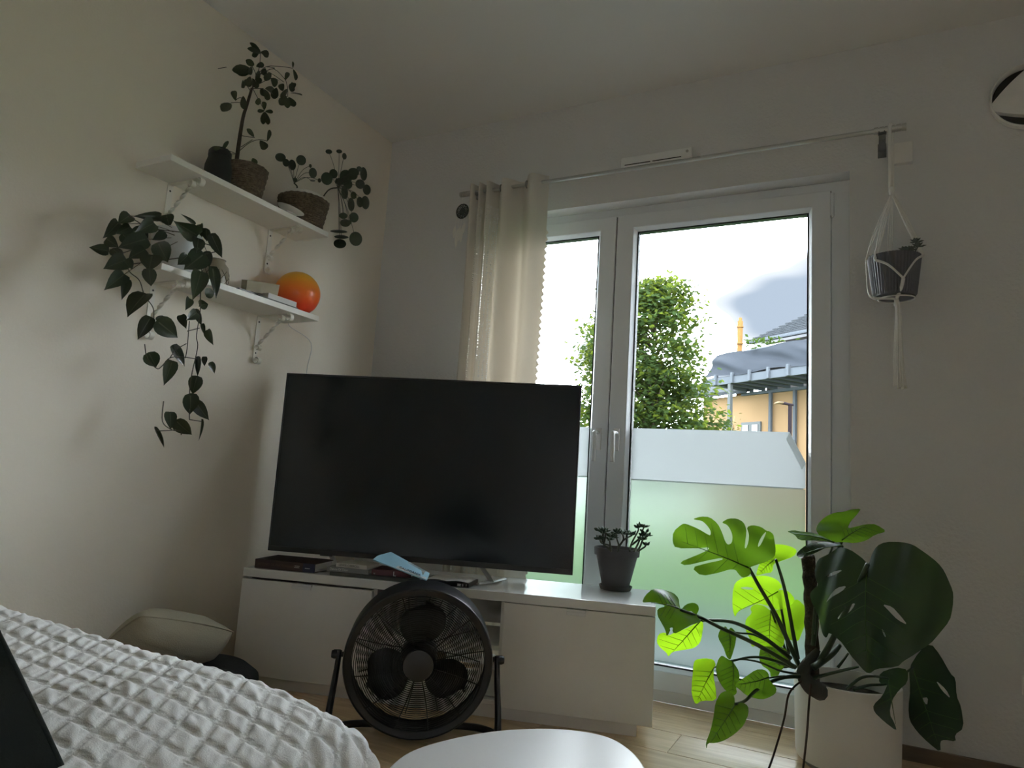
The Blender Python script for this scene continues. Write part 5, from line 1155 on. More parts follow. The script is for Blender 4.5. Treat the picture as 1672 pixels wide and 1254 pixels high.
# ------------------------------------------------------------------ monstera
PT = Vector((2.167,-0.187,0)); PT.z = 0.0
RP = 0.157
mon = thing('monstera', 'large monstera in a white planter on the floor right of the balcony door', 'plant', PT)
M_planter = mat('white_planter', (0.86, 0.84, 0.80), 0.55, bump=0.05, bscale=40)
PZ = 0.258
obj('planter', MB().lathe([(RP * 0.86, 0.012), (RP * 0.93, 0.016), (RP * 0.96, 0.03), (RP, PZ - 0.003), (RP - 0.002, PZ), (RP - 0.007, PZ), (RP - 0.009, PZ - 0.05), (0.0, PZ - 0.05)], PT, 64), M_planter, mon, smooth='auto')
obj('foot', MB().lathe([(RP * 0.84, 0.0), (RP * 0.85, 0.012), (0.0, 0.012)], PT, 40), mat('grey_foot', (0.25, 0.24, 0.22), 0.7), mon)
obj('soil', MB().lathe([(RP - 0.01, PZ - 0.048), (RP * 0.5, PZ - 0.04), (0.0, PZ - 0.035)], PT, 32), M_soil, mon)
M_mon = mat('monstera_leaf', (0.020, 0.060, 0.02), 0.33, var=0.3, scale=14, trans=0.5, tcol=(0.2, 0.40, 0.015), spec=0.45)
M_monrib = mat('monstera_rib', (0.03, 0.075, 0.022), 0.4, trans=0.25, tcol=(0.14, 0.3, 0.02))
M_backlit = mat('backlit_monstera_leaf', (0.06, 0.15, 0.012), 0.33, var=0.2, scale=14, trans=0.78, tcol=(0.50, 0.88, 0.02))  # light from behind put into the colour: brighter, more translucent leaf copy
M_shaded = mat('shaded_monstera_leaf', (0.014, 0.036, 0.018), 0.3, var=0.3, scale=14, trans=0.10, tcol=(0.12, 0.25, 0.02), spec=0.5)  # shade put into the colour: darker copy for leaves away from the door
M_rib_backlit = mat('backlit_rib', (0.06, 0.14, 0.015), 0.4, trans=0.6, tcol=(0.4, 0.6, 0.03))  # rib copy with the same backlight in its colour
BACKLIT = (1, 2, 3, 5, 7)
SHADED = (12, 15, 16, 17)
def inside(p, poly):
    c = False; j = len(poly) - 1
    for i in range(len(poly)):
        xi, yi = poly[i]; xj, yj = poly[j]
        if (yi > p[1]) != (yj > p[1]) and p[0] < (xj - xi) * (p[1] - yi) / (yj - yi) + xi: c = not c
        j = i
    return c
def smooth_loop(pts, it=1):
    for _ in range(it):
        q = []
        for i in range(len(pts)):
            a = Vector(pts[i]); b_ = Vector(pts[(i + 1) % len(pts)])
            q += [a.lerp(b_, 0.22), a.lerp(b_, 0.78)]
        pts = [tuple(p) for p in q]
    return pts
for li, (o_, uu, vv, mid, bend, ol, holes) in enumerate(MONSTERA):
    O = Vector(o_); U_ = Vector(uu); V_ = Vector(vv); N_ = U_.cross(V_)
    ol2 = smooth_loop(ol, 1); hl2 = [smooth_loop(h, 1) for h in holes]
    b0, t0 = Vector(mid[0]), Vector(mid[1])
    ax = (t0 - b0); ln = ax.length; axn = ax / ln; pn = Vector((-axn.y, axn.x))
    def bendz(p):
        d = Vector(p) - b0
        s = d.dot(axn) / ln; w = d.dot(pn)
        return bend * (abs(w) * 0.9 - 2.2 * w * w / ln) - bend * 0.35 * ln * (s - 0.35) ** 2 + 0.004 * math.sin(w * 60 + s * 5)
    verts = []; edges = []
    for lp in [ol2] + hl2:
        k0 = len(verts); verts += [Vector(p) for p in lp]
        edges += [(k0 + i, k0 + (i + 1) % len(lp)) for i in range(len(lp))]
    xs = [p[0] for p in ol2]; ys = [p[1] for p in ol2]
    st = 0.014
    gx = min(xs)
    while gx < max(xs):
        gy = min(ys)
        while gy < max(ys):
            p = (gx + random.uniform(-.002, .002), gy + random.uniform(-.002, .002))
            if inside(p, ol2) and not any(inside(p, h) for h in hl2): verts.append(Vector(p))
            gy += st
        gx += st
    r = delaunay_2d_cdt(verts, edges, [], 0, 1e-5)
    ov, of = r[0], r[2]
    fc = []
    for f in of:
        c = sum((ov[i] for i in f), Vector((0, 0))) / len(f)
        if inside(c, ol2) and not any(inside(c, h) for h in hl2): fc.append(tuple(f))
    b = MB()
    used = sorted({i for f in fc for i in f}); rm = {k: i for i, k in enumerate(used)}
    b.add([O + U_ * ov[i].x + V_ * ov[i].y + N_ * bendz(ov[i]) for i in used], [tuple(rm[i] for i in f) for f in fc])
    lf = obj('leaf', b, M_backlit if li in BACKLIT else M_shaded if li in SHADED else M_mon, mon, smooth=True, fix=False)
    # midrib and side veins as thin raised ribs
    rbm = MB()
    def P3(p, off=0.0012): return O + U_ * p.x + V_ * p.y + N_ * (bendz(p) + off)
    line = [b0.lerp(t0, k / 8) for k in range(8)]
    rbm.tube([P3(p) for p in line], [0.0022 * (1 - 0.75 * k / 7) for k in range(8)], 4)
    for k in range(1, 7):
        s = b0.lerp(t0, k / 7.5)
        for sg in (1, -1):
            pts = []
            for j in range(9):
                q = s + (pn * sg * 0.9 + axn * 0.45) * (ln * 0.055 * j)
                if not inside(q, ol2) or any(inside(q, h) for h in hl2): break
                pts.append(P3(q, 0.0009))
            if len(pts) > 2: rbm.tube(pts, [0.001 * (1 - 0.6 * i / len(pts)) for i in range(len(pts))], 3)
    obj('veins', rbm, M_rib_backlit if li in BACKLIT else M_monrib, lf, smooth=True)
M_pet = mat('monstera_stalk', (0.025, 0.05, 0.022), 0.4)
for r_, pts in PETIOLES:
    sp = spline(pts, 6); n = len(sp)
    obj('stalk', MB().tube(sp, [r_ * (1.25 - 0.5 * i / (n - 1)) for i in range(n)], 8), M_pet, mon, smooth=True)
crown = Vector((2.053,-0.361,0.295))
obj('stem', MB().tube(spline([PT + Vector((-0.03, 0.0, PZ - 0.06)), crown + Vector((0.03, 0, -0.04)), crown, crown + Vector((0.04, 0.02, 0.07))], 5), [0.02, 0.022, 0.024, 0.026, 0.027, 0.027, 0.026, 0.024, 0.022, 0.02, 0.02, 0.019, 0.017, 0.014, 0.011, 0.008], 10), mat('dark_stem', (0.04, 0.04, 0.03), 0.7, bump=0.4, bscale=60), mon, smooth=True)
for pts in AERIAL:
    sp = [Vector((p.x, p.y, max(p.z, 0.005))) for p in spline(pts, 6)]
    obj('aerial_root', MB().tube(sp, 0.003, 6), mat('root_brown', (0.05, 0.028, 0.018), 0.8), mon, smooth=True)
mp_ = [Vector(p) for p in MOSS_POLE]; mp_[0].z = PZ - 0.05
obj('moss_pole', MB().tube(spline(mp_, 6), [0.02 + random.uniform(-0.003, 0.003) for _ in range(19)], 12), mat('moss_pole_fibre', (0.08, 0.06, 0.042), 0.95, var=0.5, scale=70, bump=0.9, bscale=160), mon, smooth=True)

# ------------------------------------------------------------------ coffee table
tb = thing('side_table', 'small white rounded triangular side table in the foreground', 'table', (1.86, -1.9, 0))
TO = [(1.649, -1.909), (1.651, -1.828), (1.698, -1.724), (1.772, -1.65), (1.848, -1.626), (1.905, -1.656), (1.96, -1.735), (2.05, -1.92), (2.08, -2.05), (2.04, -2.14), (1.95, -2.17), (1.80, -2.10), (1.69, -2.0)]
pl_ = [(p.x, p.y) for p in cspline([(x, y, 0) for x, y in TO], 6)]
M_table = mat('satin_white_table', (0.90, 0.91, 0.93), 0.3, spec=1.0)
obj('tabletop', MB().prism(pl_, 0.398, 0.42), M_table, tb, bevel=0.003)
for lx, ly in ((1.74, -1.93), (1.86, -1.72), (1.97, -2.06)):
    dx, dy = lx - 1.86, ly - 1.9
    obj('leg', MB().tube([(lx, ly, 0.398), (lx + dx * 0.25, ly + dy * 0.25, 0.0)], [0.017, 0.01], 12), mat('beech_leg', (0.5, 0.34, 0.2), 0.5), tb, smooth='auto')

# ------------------------------------------------------------------ day bed with quilt
BX1, BY1, BZ = 1.53, -1.705, 0.42
bed = thing('day_bed', 'low day bed along the cream wall under a white quilt', 'bed', (0.78, -2.2, 0))
obj('mattress', MB().box((0.03, -2.78, 0.16), (BX1 - 0.05, BY1 - 0.05, 0.385)), mat('mattress_ticking', (0.5, 0.5, 0.48), 0.9), bed, bevel=0.05, seg=4)
obj('base', MB().box((0.05, -2.76, 0.03), (BX1 - 0.08, BY1 - 0.08, 0.16)), mat('dark_bed_base', (0.04, 0.035, 0.03), 0.8), bed, bevel=0.01)
for lx in (0.1, BX1 - 0.14):
    for ly in (-2.7, BY1 - 0.14):
        obj('leg', MB().box((lx, ly, 0), (lx + 0.05, ly + 0.05, 0.03)), M_black, bed)
RQ = 0.075
def roll(t, L):
    if t <= L - RQ: return t, 0.0, 0.0
    a = (t - (L - RQ)) / RQ
    if a < PI / 2: return L - RQ + RQ * math.sin(a), RQ * (1 - math.cos(a)), a
    return L, RQ + (a - PI / 2) * RQ, PI / 2
s_q = 0.0505
d1 = (math.cos(R(35)), math.sin(R(35))); d2 = (math.cos(R(85)), math.sin(R(85)))
def quilt(p, q):
    hx = 1.53; ly = BY1 + 2.78
    corner = 0.055 * max(0.0, min(1, (p - 1.25) / 0.28)) ** 2
    x, dz1, a1 = roll(p, hx)
    yy, dz2, a2 = roll(q, ly - corner)
    dz = max(dz1, dz2) + 0.25 * min(dz1, dz2)
    hump = 0.032 * math.exp(-((x - 0.28) / 0.28) ** 2 - ((yy - ly + 0.2) / 0.3) ** 2) + 0.01 * noise.noise((x * 3.1, yy * 3.3, 2.0))
    z = BZ - dz + hump - 0.035 * max(0.0, (x - 1.1) / 0.43) ** 2
    return Vector((x, -2.78 + yy, max(z, 0.05))), math.sin(a1), math.sin(a2)
def puff(p, q):
    w1 = 0.004 * noise.noise((p * 7, q * 7, 0)); w2 = 0.004 * noise.noise((p * 7, q * 7, 5))
    p2 = p + w1; q2 = q + w2
    a = (p2 * d1[0] + q2 * d1[1]) / s_q; b = (p2 * d2[0] + q2 * d2[1]) / s_q
    ra = abs(a - round(a)); rb = abs(b - round(b))
    m_ = min(ra, rb)
    t = max(0.0, (m_ - 0.075)) / 0.425
    h = 0.0042 * (1 - math.exp(-t * 5.5))
    if m_ < 0.085:                      # twin rows of stitches with a raised cord between them
        along = (b if ra < rb else a) * s_q
        st = 0.5 + 0.5 * math.sin(along * 2 * PI / 0.0062)
        h += 0.0013 * math.exp(-(m_ / 0.025) ** 2) - 0.0030 * st * math.exp(-((m_ - 0.058) / 0.02) ** 2)
    ca, cb = math.floor(a), math.floor(b)
    ang = 0.9 + 0.5 * noise.noise((ca * 3.3, cb * 5.7, 0.5))
    u_ = (p * math.cos(ang) + q * math.sin(ang)); v_ = (-p * math.sin(ang) + q * math.cos(ang))
    wr = noise.noise((u_ * 60 + ca * 7.1, v_ * 16 + cb * 3.3, 1.0))
    h += 0.0046 * wr * min(1.0, t * 3)
    return h
NP, NQ = 560, 400
PMAX = 1.53 + 0.36; QMAX = (BY1 + 2.78) + 0.3
vs = []
for j in range(NQ + 1):
    q = QMAX * j / NQ
    for i in range(NP + 1):
        p = 0.02 + (PMAX - 0.02) * i / NP
        P0, s1, s2 = quilt(p, q)
        n_ = Vector((s1, s2, math.sqrt(max(0.0, 1 - min(1, s1 * s1 + s2 * s2))) + 0.001)).normalized()
        vs.append(P0 + n_ * puff(p, q))
qb = MB().add(vs, [(j * (NP + 1) + i, j * (NP + 1) + i + 1, (j + 1) * (NP + 1) + i + 1, (j + 1) * (NP + 1) + i) for j in range(NQ) for i in range(NP)])
qo = obj('quilt', qb, mat('white_quilt_cotton', (0.84, 0.84, 0.84), 0.9, bump=0.15, bscale=400), bed, smooth=True, label='white diamond-stitched quilt', fix=False)

def pillow(name, label, W, w, h, t_, m, cat, n=26, pinch=0.5):
    th = thing(name, label, cat, W.translation)
    for sg in (1, -1):
        def fn(u, v, sg=sg):
            a, b = u * 2 - 1, v * 2 - 1
            prof = (max(0, 1 - abs(a) ** 2.8) ** 0.7) * (max(0, 1 - abs(b) ** 2.8) ** 0.7)
            ed = 1 - 0.07 * pinch * (1 - abs(b) ** 2) * abs(a) ** 6
            ed2 = 1 - 0.07 * pinch * (1 - abs(a) ** 2) * abs(b) ** 6
            wr = 0.03 * t_ * noise.noise((a * 3, b * 3, 4 + sg)) * prof + 0.12 * t_ * noise.noise((a * 1.6 + 0.5 * b, b * 7, 2.0)) * prof * abs(b) 
            rc = 1 - 0.26 * pinch * (a * b) ** 2
            return W @ Vector((a * w / 2 * ed * rc, b * h / 2 * ed2 * rc, sg * (t_ / 2 * prof) + wr))
        obj('cushion_face', MB().grid(fn, n, n), m, th, smooth=True, fix=False)
    pts = []
    for k in range(80):
        s = k / 80 * 4; i = int(s); f = s - i
        a, b = [(-1 + 2 * f, -1), (1, -1 + 2 * f), (1 - 2 * f, 1), (-1, 1 - 2 * f)][i]
        ed = 1 - 0.07 * pinch * (1 - abs(b) ** 2) * abs(a) ** 6
        ed2 = 1 - 0.07 * pinch * (1 - abs(a) ** 2) * abs(b) ** 6
        rc = 1 - 0.26 * pinch * (a * b) ** 2
        pts.append(W @ Vector((a * w / 2 * ed * rc, b * h / 2 * ed2 * rc, 0)))
    obj('piping', MB().tube(pts, 0.003, 6, closed=True), m, th, smooth=True)
    return th
# dark cushion leaning at the near left
cA = Vector((1.318,-2.16,0.408)); cB = Vector((1.203,-2.213,0.582))
up_ = (cB - cA).normalized()
lf_ = -Vector(CAM_AXES[0]); lf_ = (lf_ - up_ * lf_.dot(up_)).normalized()
nz_ = lf_.cross(up_); 
hh = 0.42
cc = cA + up_ * (hh / 2 - 0.045) + lf_ * 0.21
Wc = Matrix(((lf_.x, up_.x, nz_.x, cc.x), (lf_.y, up_.y, nz_.y, cc.y), (lf_.z, up_.z, nz_.z, cc.z), (0, 0, 0, 1)))
pillow('cushion', 'dark charcoal cushion standing on the quilt at the lower left', Wc, 0.42, hh, 0.10, mat('charcoal_cushion', (0.02, 0.026, 0.026), 0.9, bump=0.2, bscale=300), 'cushion', pinch=0.1)
# beige pillow on a black pouf behind the bed
pfc_ = Vector((0.27, -1.14, 0))
pouf = thing('floor_pouf', 'round black floor pouf under the beige pillow by the wall', 'pouf', pfc_)
obj('body', MB().lathe([(0.15, 0.0), (0.21, 0.02), (0.24, 0.08), (0.235, 0.13), (0.2, 0.158), (0.1, 0.166), (0.0, 0.167)], pfc_, 40), mat('black_pouf_cloth', (0.008, 0.008, 0.009), 0.9, bump=0.2, bscale=120), pouf, smooth=True)
obj('seam_piping', MB().tube([(pfc_.x + 0.236 * math.cos(2 * PI * k / 40), pfc_.y + 0.236 * math.sin(2 * PI * k / 40), 0.085) for k in range(40)], 0.004, 6, closed=True), M_black, pouf, smooth=True)
Wp = Matrix.Translation((0.205, -1.155, 0.222)) @ Matrix.Rotation(R(78), 4, 'Z') @ Matrix.Rotation(R(15), 4, 'Y') @ Matrix.Rotation(R(-42), 4, 'X')
pillow('pillow', 'beige pillow lying on the black pouf between the bed and the white cabinet', Wp, 0.37, 0.27, 0.17, mat('beige_pillow_cotton', (0.36, 0.33, 0.25), 0.9, bump=0.15, bscale=300), 'pillow')

# ------------------------------------------------------------------ outside
M_grass = mat('lawn_grass', (0.038, 0.085, 0.012), spec=0.04, rough=0.9, var=0.35, scale=3, bump=0.6, bscale=60)
M_terr = mat('terrace_concrete', (0.026, 0.036, 0.034), spec=0.04, rough=0.9, var=0.15, scale=6, bump=0.2, bscale=80)
struct('lawn_ground', MB().box((-60, 2.8, -0.5), (60, 90, -0.12)), M_grass, label='green lawn outside the balcony door')
struct('terrace_ground', MB().box((-6, 0.36, -0.5), (10, 2.8, -0.06)), M_terr, label='grey concrete terrace outside the balcony door')
tk = thing('terrace_kerb', 'pale row of kerb stones crossing the grey terrace', 'kerb', (2, 1.05, -0.06))
for i in range(16):
    obj('kerb_stone', MB().box((-6 + i, 1.0, -0.0598), (-6 + i + 0.99, 1.12, -0.015)), mat('pale_kerb', (0.16, 0.165, 0.165), spec=0.04, rough=0.9), tk, bevel=0.01)

# maple
TD_ = 8.6
def atd(px, py): return None
TBASE = Vector((-0.124,5.775,0.898)); TBASE.z = -0.12
tree = thing('maple_tree', 'bushy green maple tree standing on the lawn outside the door', 'tree', TBASE)
M_maple = mat('maple_leaf', (0.024, 0.043, 0.014), spec=0.04, rough=0.9, trans=0.42, tcol=(0.095, 0.125, 0.014), var=0.55, scale=1.6)
tt = Vector((-0.122,5.436,3.059))
trunk_pts = [TBASE, TBASE + Vector((0.03, 0, 0.8)), TBASE.lerp(tt, 0.5), tt]
obj('trunk', MB().tube(spline(trunk_pts, 6), [0.05 - 0.042 * i / 18 for i in range(19)], 8), M_bark, tree, smooth=True)
brm = MB()
LEFT = Vector(CAM_AXES[0]); FWD = -Vector(CAM_AXES[2])
prof = [(458, 1078, 14), (475, 1074, 44), (500, 1060, 74), (530, 1044, 90), (560, 1046, 98), (600, 1045, 98), (640, 1050, 110), (680, 1055, 118), (720, 1060, 120), (770, 1062, 105)]
k_px = 8.6 / FOCAL_PX
pz0 = Vector((-0.119,5.385,3.395)); pz1 = Vector((-0.137,5.745,1.046))
def crown_at(py):
    for a, b in zip(prof, prof[1:]):
        if a[0] <= py <= b[0]:
            f = (py - a[0]) / (b[0] - a[0])
            return a[1] + (b[1] - a[1]) * f, a[2] + (b[2] - a[2]) * f
    return prof[-1][1:]
mlv = [(0, 0), (0.28, 0.1), (0.2, 0.22), (0.5, 0.42), (0.27, 0.5), (0.3, 0.72), (0.12, 0.68), (0, 1.0), (-0.12, 0.68), (-0.3, 0.72), (-0.27, 0.5), (-0.5, 0.42), (-0.2, 0.22), (-0.28, 0.1)]
LF_maple = bpy.data.meshes.new('leaf')
LF_maple.from_pydata([(0, 0.4, 0.03)] + [(x, y, -0.10 * abs(x) - 0.05 * y) for x, y in mlv], [], [(0, 1 + i, 1 + (i + 1) % 14) for i in range(14)])
LF_maple.materials.append(M_maple)
fol = MB()
rng = random.Random(4)
sites = []
clumps = []
for _ in range(1050):
    py = 455 + (770 - 455) * rng.random() ** 0.8
    cx, hw = crown_at(py)
    if hw < 2: continue
    a = rng.random() * 2 * PI; rad = hw * math.sqrt(rng.random()) * 1.0
    f = (py - 455) / 315
    ctr = pz0.lerp(pz1, f) + LEFT * ((cx - 1068) * k_px)
    clumps.append(ctr + (LEFT * math.cos(a) + Vector((FWD.x, FWD.y, 0)) * math.sin(a)) * rad * k_px)
for c in clumps:
    for j in range(19):
        p = c + Vector((rng.gauss(0, 0.095), rng.gauss(0, 0.095), rng.gauss(0, 0.055)))
        sites.append(p)
leaf_obs = 0
sites.sort(key=lambda p: (p - CAMV).dot(FWD))
for i, p in enumerate(sites):
    out_d = Vector((rng.uniform(-1, 1), rng.uniform(-1, 1), rng.uniform(-0.7, 0.1))).normalized()
    sz = rng.uniform(0.055, 0.085)
    W = aim(p, p + out_d * sz, sz * 0.95, Vector((rng.uniform(-0.6, 0.6), rng.uniform(-0.9, 0.3), 1)))
    if i % 6 == 0 and leaf_obs < 280 and i < 2400:
        inst('leaf', LF_maple, W, tree); leaf_obs += 1
    else:
        fol.add([W @ v.co for v in LF_maple.vertices], [tuple(q.vertices) for q in LF_maple.polygons])
fo = obj('foliage', fol, M_maple, tree, fix=False); fo['kind'] = 'stuff'
for c in clumps[::6]:
    zr = max(TBASE.z + 0.5, c.z - 0.35 * (Vector((c.x - TBASE.x, c.y - TBASE.y)).length) - 0.1)
    f = (zr - TBASE.z) / (tt.z - TBASE.z)
    r0 = TBASE.lerp(tt, max(0.05, min(0.95, f)))
    brm.tube(spline([r0, r0.lerp(c, 0.5) + Vector((0, 0, 0.05)), c], 4), [0.014 - 0.0015 * i for i in range(9)], 5)
obj('branches', brm, M_bark, tree, smooth=True)
# low shrub twigs to the right of the tree
SB = Vector((0.452,6.42,0.87)); SB.z = -0.12
shr = thing('shrub', 'sparse light green shrub beside the maple in front of the house', 'shrub', SB)
sl = MB(); stw = MB()
for i in range(26):
    top = Vector((0.459,6.29,1.719)) + LEFT * rng.uniform(-0.45, 0.3) + Vector((0, rng.uniform(-0.3, 0.3), rng.uniform(-0.35, 0.16)))
    sp = spline([SB + Vector((rng.uniform(-.1, .1), 0, 0)), SB.lerp(top, 0.6) + Vector((0, 0, 0.1)), top], 5)
    stw.tube(sp, 0.0035, 4)
    for j in range(16):
        p = sp[rng.randrange(4, len(sp))] + Vector((rng.gauss(0, 0.04), rng.gauss(0, 0.04), rng.gauss(0, 0.03)))
        d = Vector((rng.uniform(-1, 1), rng.uniform(-1, 1), rng.uniform(-0.4, 0.6))).normalized()
        W = aim(p, p + d * 0.055, 0.022, Vector((0, 0, 1)) + d.orthogonal() * 0.5)
        sl.add([W @ Vector(q) for q in ((0, 0, 0), (0.5, 0.5, 0.05), (0, 1, 0), (-0.5, 0.5, 0.05))], [(0, 1, 2, 3)])
o = obj('foliage', sl, mat('shrub_leaf', (0.018, 0.028, 0.007), spec=0.04, rough=0.9, trans=0.35, tcol=(0.035, 0.05, 0.007)), shr, fix=False); o['kind'] = 'stuff'
obj('twigs', stw, mat('pale_twig', (0.2, 0.16, 0.09), spec=0.04, rough=0.9), shr)

# house with covered veranda
HP = Vector((0.93,14.305,3.683)); HP.z = -0.12
ha = R(54)
hu = Vector((-math.sin(ha), math.cos(ha), 0)); hn = Vector((math.cos(ha), math.sin(ha), 0))
MH = Matrix(((hu.x, hn.x, 0, HP.x), (hu.y, hn.y, 0, HP.y), (0, 0, 1, HP.z), (0, 0, 0, 1)))     # local x away along the front, y into the house
g0 = 0.12
house = thing('house', 'ochre house with a slate roof behind the tarp-covered veranda', 'house', MH @ Vector((0, 3, 0)))
M_ochre = mat('ochre_render', (0.165, 0.108, 0.06), spec=0.04, rough=0.9, var=0.08, scale=2)
M_slate = mat('grey_slate', (0.034, 0.038, 0.043), spec=0.04, rough=0.9, var=0.3, scale=6, stretch=(1, 1, 5))
M_tarp = mat('grey_tarpaulin', (0.019, 0.0222, 0.0275), spec=0.04, rough=0.9, var=0.12, scale=2)
M_galv = mat('galvanised_steel', (0.055, 0.062, 0.072), spec=0.04, rough=0.9)
M_deck = mat('grey_decking', (0.035, 0.037, 0.039), spec=0.04, rough=0.9, var=0.3, scale=10)
obj('wall', MB(MH).box((-6, 1.5, 0), (5.0, 1.8, 3.75)).box((5.0 - 0.3, 1.8, 0), (5.0, 8, 3.75)), M_ochre, house)
obj('wall', MB(MH).box((-6, 2.6, 3.8), (3.6, 2.9, 5.42)), mat('grey_render', (0.04, 0.039, 0.039), spec=0.04, rough=0.9), house, label='grey upper wall under the roof')
def winp(x0, x1, z0, z1, n):
    w = obj('window', (lambda b: b)(MB(MH).box((x0, 1.44, z0), (x1, 1.5, z1))), mat('white_frame_far', (0.075, 0.08, 0.083), spec=0.04, rough=0.9), house, bevel=0.01)
    for i in range(n):
        a = x0 + (x1 - x0) * i / n + 0.07; b_ = x0 + (x1 - x0) * (i + 1) / n - 0.07
        obj('pane', MB(MH).box((a, 1.42, z0 + 0.07), (b_, 1.445, z1 - 0.08)), mat('far_glass', (0.05, 0.06, 0.07), 0.15), w)
winp(2.72, 3.42, 1.8, 2.97, 2)
winp(3.78, 4.15, 1.8, 2.97, 1)
# roof : courses of slates
rfm = obj('roof', MB(MH).add([(-6, 2.3, 5.42), (4.1, 2.3, 5.42), (4.1, 2.3, 5.5), (-6, 2.3, 5.5), (-6, 6.2, 7.87), (1.45, 6.2, 7.87), (-6, 6.2, 7.95), (1.45, 6.2, 7.95)], [(0, 1, 2, 3), (3, 2, 7, 6), (0, 4, 5, 1), (1, 5, 7, 2)]), M_slate, house)
cs_ = MB(MH)
for i in range(26):
    f0 = i / 26; f1 = (i + 1) / 26
    y0_, y1_ = 2.3 + 3.9 * f0, 2.3 + 3.9 * f1
    z0_, z1_ = 5.5 + 2.45 * f0, 5.5 + 2.45 * f1
    xa_, xb_ = 4.1 - 2.65 * f0, 4.1 - 2.65 * f1
    cs_.add([(-6, y0_, z0_ + 0.012), (xa_, y0_, z0_ + 0.012), (xb_, y1_, z1_ + 0.004), (-6, y1_, z1_ + 0.004), (-6, y0_, z0_ + 0.05), (xa_, y0_, z0_ + 0.05)], [(0, 1, 5, 4), (4, 5, 2, 3)])
o = obj('slate_course', cs_, M_slate, rfm); o['kind'] = 'stuff'
obj('gutter', MB(MH).box((-6, 2.18, 5.40), (4.0, 2.3, 5.5)), M_galv, house, bevel=0.03)
rf2 = obj('roof', MB(MH).add([(3.0, 1.2, 3.75), (6.5, 1.2, 3.75), (3.6, 5, 5.6), (6.0, 5, 5.6), (3.0, 1.2, 3.85), (6.5, 1.2, 3.85), (3.6, 5, 5.7), (6.0, 5, 5.7)], [(0, 1, 3, 2), (4, 5, 7, 6), (0, 1, 5, 4), (0, 2, 6, 4), (1, 3, 7, 5)]), M_slate, house)
dorm = obj('window', MB(MH).box((2.85, 2.5, 4.6), (3.5, 2.598, 5.3)), mat('white_frame_far', (0.075, 0.08, 0.083), spec=0.04, rough=0.9), house)
obj('pane', MB(MH).box((2.92, 2.47, 4.68), (3.2, 2.5, 5.22)), mat('far_glass', (0.05, 0.06, 0.07), 0.15), dorm)
ver = thing('veranda', 'steel veranda with a sagging grey tarp along its railing', 'veranda', MH @ Vector((0, 0.7, 0)))
obj('fascia', MB(MH).box((-6, 0, 3.8), (3.42, 0.06, 4.0)), M_galv, ver, bevel=0.01)
obj('deck', MB(MH).box((-6, 0.06, 3.97), (3.42, 1.5, 4.02)), M_deck, ver)
jm, jc_ = make_mesh('joist', MB(MH).box((0, 0.06, 3.8), (0.07, 1.5, 3.95)), M_galv)
x = -5.8
while x < 3.4:
    inst('joist', jm, Matrix.Translation(jc_ + hu * x), ver); x += 0.42
bm_, bc_ = make_mesh('bracket', MB(MH).box((0, -0.07, 3.8), (0.07, 0.0, 4.08)), M_galv, bevel=0.008)
x = -5.55
while x < 3.45:
    inst('bracket', bm_, Matrix.Translation(bc_ + hu * x), ver); x += 0.6
obj('beam', MB(MH).box((-6, 1.42, 3.72), (3.42, 1.5, 3.8)), M_galv, ver)
for x in (-4.0, -0.8, 2.42):
    obj('post', MB(MH).box((x - 0.05, 0.0, 0), (x + 0.05, 0.1, 3.8)), mat('pale_post', (0.055, 0.06, 0.062), spec=0.04, rough=0.9), ver, bevel=0.01)
for x in (2.35, 1.55, -3.2):
    obj('post', MB(MH).box((x - 0.04, 1.38, 0), (x + 0.04, 1.46, 3.72)), M_galv, ver, bevel=0.01)
def tarp(u, v):
    x = 3.4 - u * 9.2
    sag = 0.06 * math.sin(u * 40) * (1 - v) + 0.03 * math.sin(u * 90 + 6 * v)
    y_ = -0.02 + 0.5 * v + 0.10 * math.sin(18 * (u * 1.3 + 0.28 * v) * 1.0) * math.sin(PI * min(1, v * 1.05)) + 0.03 * math.sin(60 * (u + 0.22 * v)) * math.sin(PI * v)
    z = 4.02 + 0.72 * v + 0.03 * math.sin(u * 30)
    return (x, y_, z)
obj('tarp', MB(MH).grid(tarp, 260, 16), M_tarp, ver, smooth=True)
obj('railing', MB(MH).tube([(3.4, 0.5, 4.72), (-5.8, 0.5, 4.72)], 0.025, 8).tube([(3.38, 0.5, 4.72), (3.38, 0.5, 4.0)], 0.025, 8), M_galv, ver)
gl_ = MB()
gpt = MH @ Vector((1.75, 0.55, 4.85))
for i in range(70):
    p = gpt + Vector((rng.gauss(0, 0.28), rng.gauss(0, 0.1), rng.gauss(0.02, 0.07)))
    d = Vector((rng.uniform(-1, 1), rng.uniform(-1, 1), rng.uniform(-0.3, 0.7))).normalized()
    W = aim(p, p + d * 0.16, 0.07, Vector((0, 0, 1)) + d.orthogonal() * 0.6)
    gl_.add([W @ Vector(q) for q in ((0, 0, 0), (0.5, 0.5, 0.05), (0, 1, 0), (-0.5, 0.5, 0.05))], [(0, 1, 2, 3)])
box = thing('planter_box', 'green plants peeking over the tarp on the veranda', 'plant', MH @ Vector((1.75, 0.62, 4.02)))
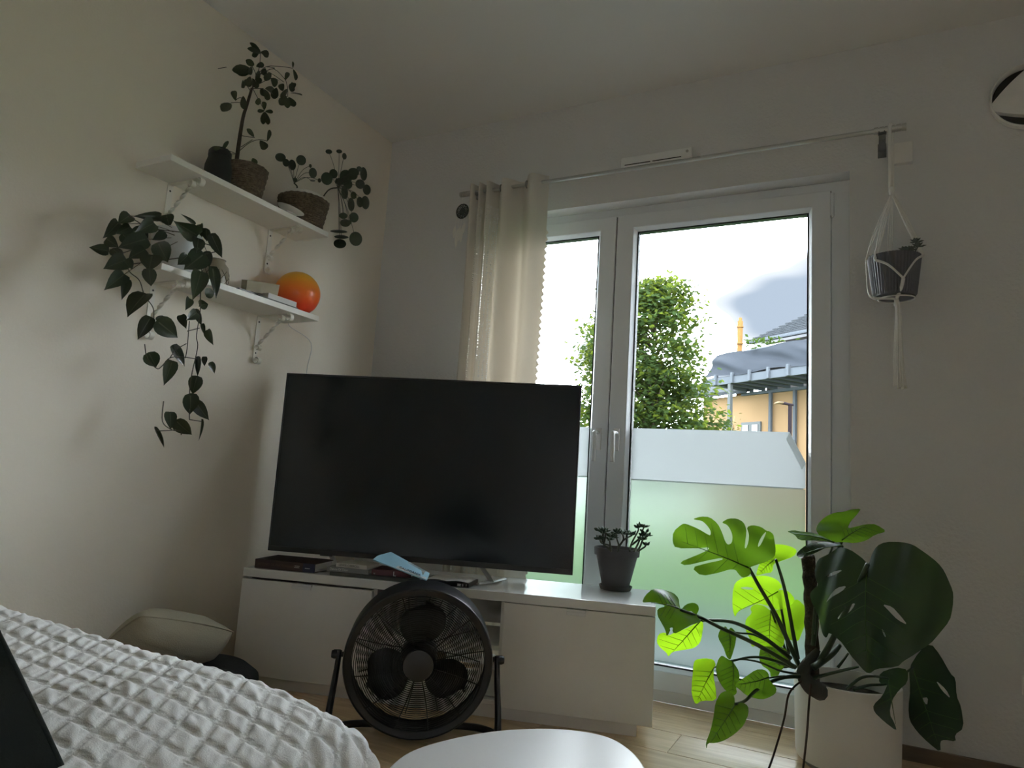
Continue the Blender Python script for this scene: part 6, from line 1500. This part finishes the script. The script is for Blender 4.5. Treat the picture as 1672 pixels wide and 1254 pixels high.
o = obj('foliage', gl_, mat('planter_leaf', (0.018, 0.034, 0.007), spec=0.04, rough=0.9, trans=0.3, tcol=(0.04, 0.065, 0.01)), box, fix=False); o['kind'] = 'stuff'
obj('trough', MB(MH).box((1.1, 0.56, 4.03), (2.4, 0.76, 4.8)), mat('trough_grey', (0.2, 0.2, 0.2), spec=0.04, rough=0.9), box)
# ochre chimney pipe of the house
chp = Vector((-1.179,18.166,4.722)); cht = Vector((-1.138,17.988,5.986))
M_pipe = mat('ochre_pipe', (0.13, 0.068, 0.024), spec=0.04, rough=0.9)
pipe = obj('chimney_pipe', MB().tube([(chp.x, chp.y, 3.6), (cht.x, cht.y, cht.z - 0.1)], 0.075, 12).tube([(cht.x, cht.y, cht.z - 0.1), (cht.x, cht.y, cht.z)], [0.05, 0.045], 12), M_pipe, house, smooth='auto', label='tall thin ochre chimney pipe')
for z_ in (0.25, 0.75, 1.2):
    obj('collar', MB().tube([(cht.x, cht.y, cht.z - z_), (cht.x, cht.y, cht.z - z_ - 0.04)], 0.092, 12), M_pipe, pipe)
# garden lamp post
lp0 = Vector((0.896,11.102,2.224)); lpt = Vector((0.908,11.063,2.518)); lpa = Vector((0.644,10.925,2.522))
gl = thing('patio_lamp', 'brown patio lamp post with a flat arm in front of the house', 'lamp post', (lp0.x, lp0.y, -0.12))
M_brown = mat('brown_post', (0.012, 0.009, 0.011), spec=0.04, rough=0.9)
obj('post', MB().tube([(lpt.x, lpt.y, -0.12), (lpt.x, lpt.y, lpt.z + 0.02)], 0.035, 10), M_brown, gl, smooth='auto')
obj('arm', MB().tube([lpt + Vector((0.06, 0, 0.03)), lpt.lerp(lpa, 0.6) + Vector((0, 0, 0.06))], [0.02, 0.03], 8), M_brown, gl)
obj('lamp_head', MB().tube([lpt.lerp(lpa, 0.45) + Vector((0, 0, 0.06)), lpt.lerp(lpa, 0.75) + Vector((0, 0, 0.055)), lpa + Vector((0, 0, 0.03))], [0.05, 0.07, 0.03], 8, squash=0.4), mat('tan_head', (0.10, 0.07, 0.042), spec=0.04, rough=0.9), gl)
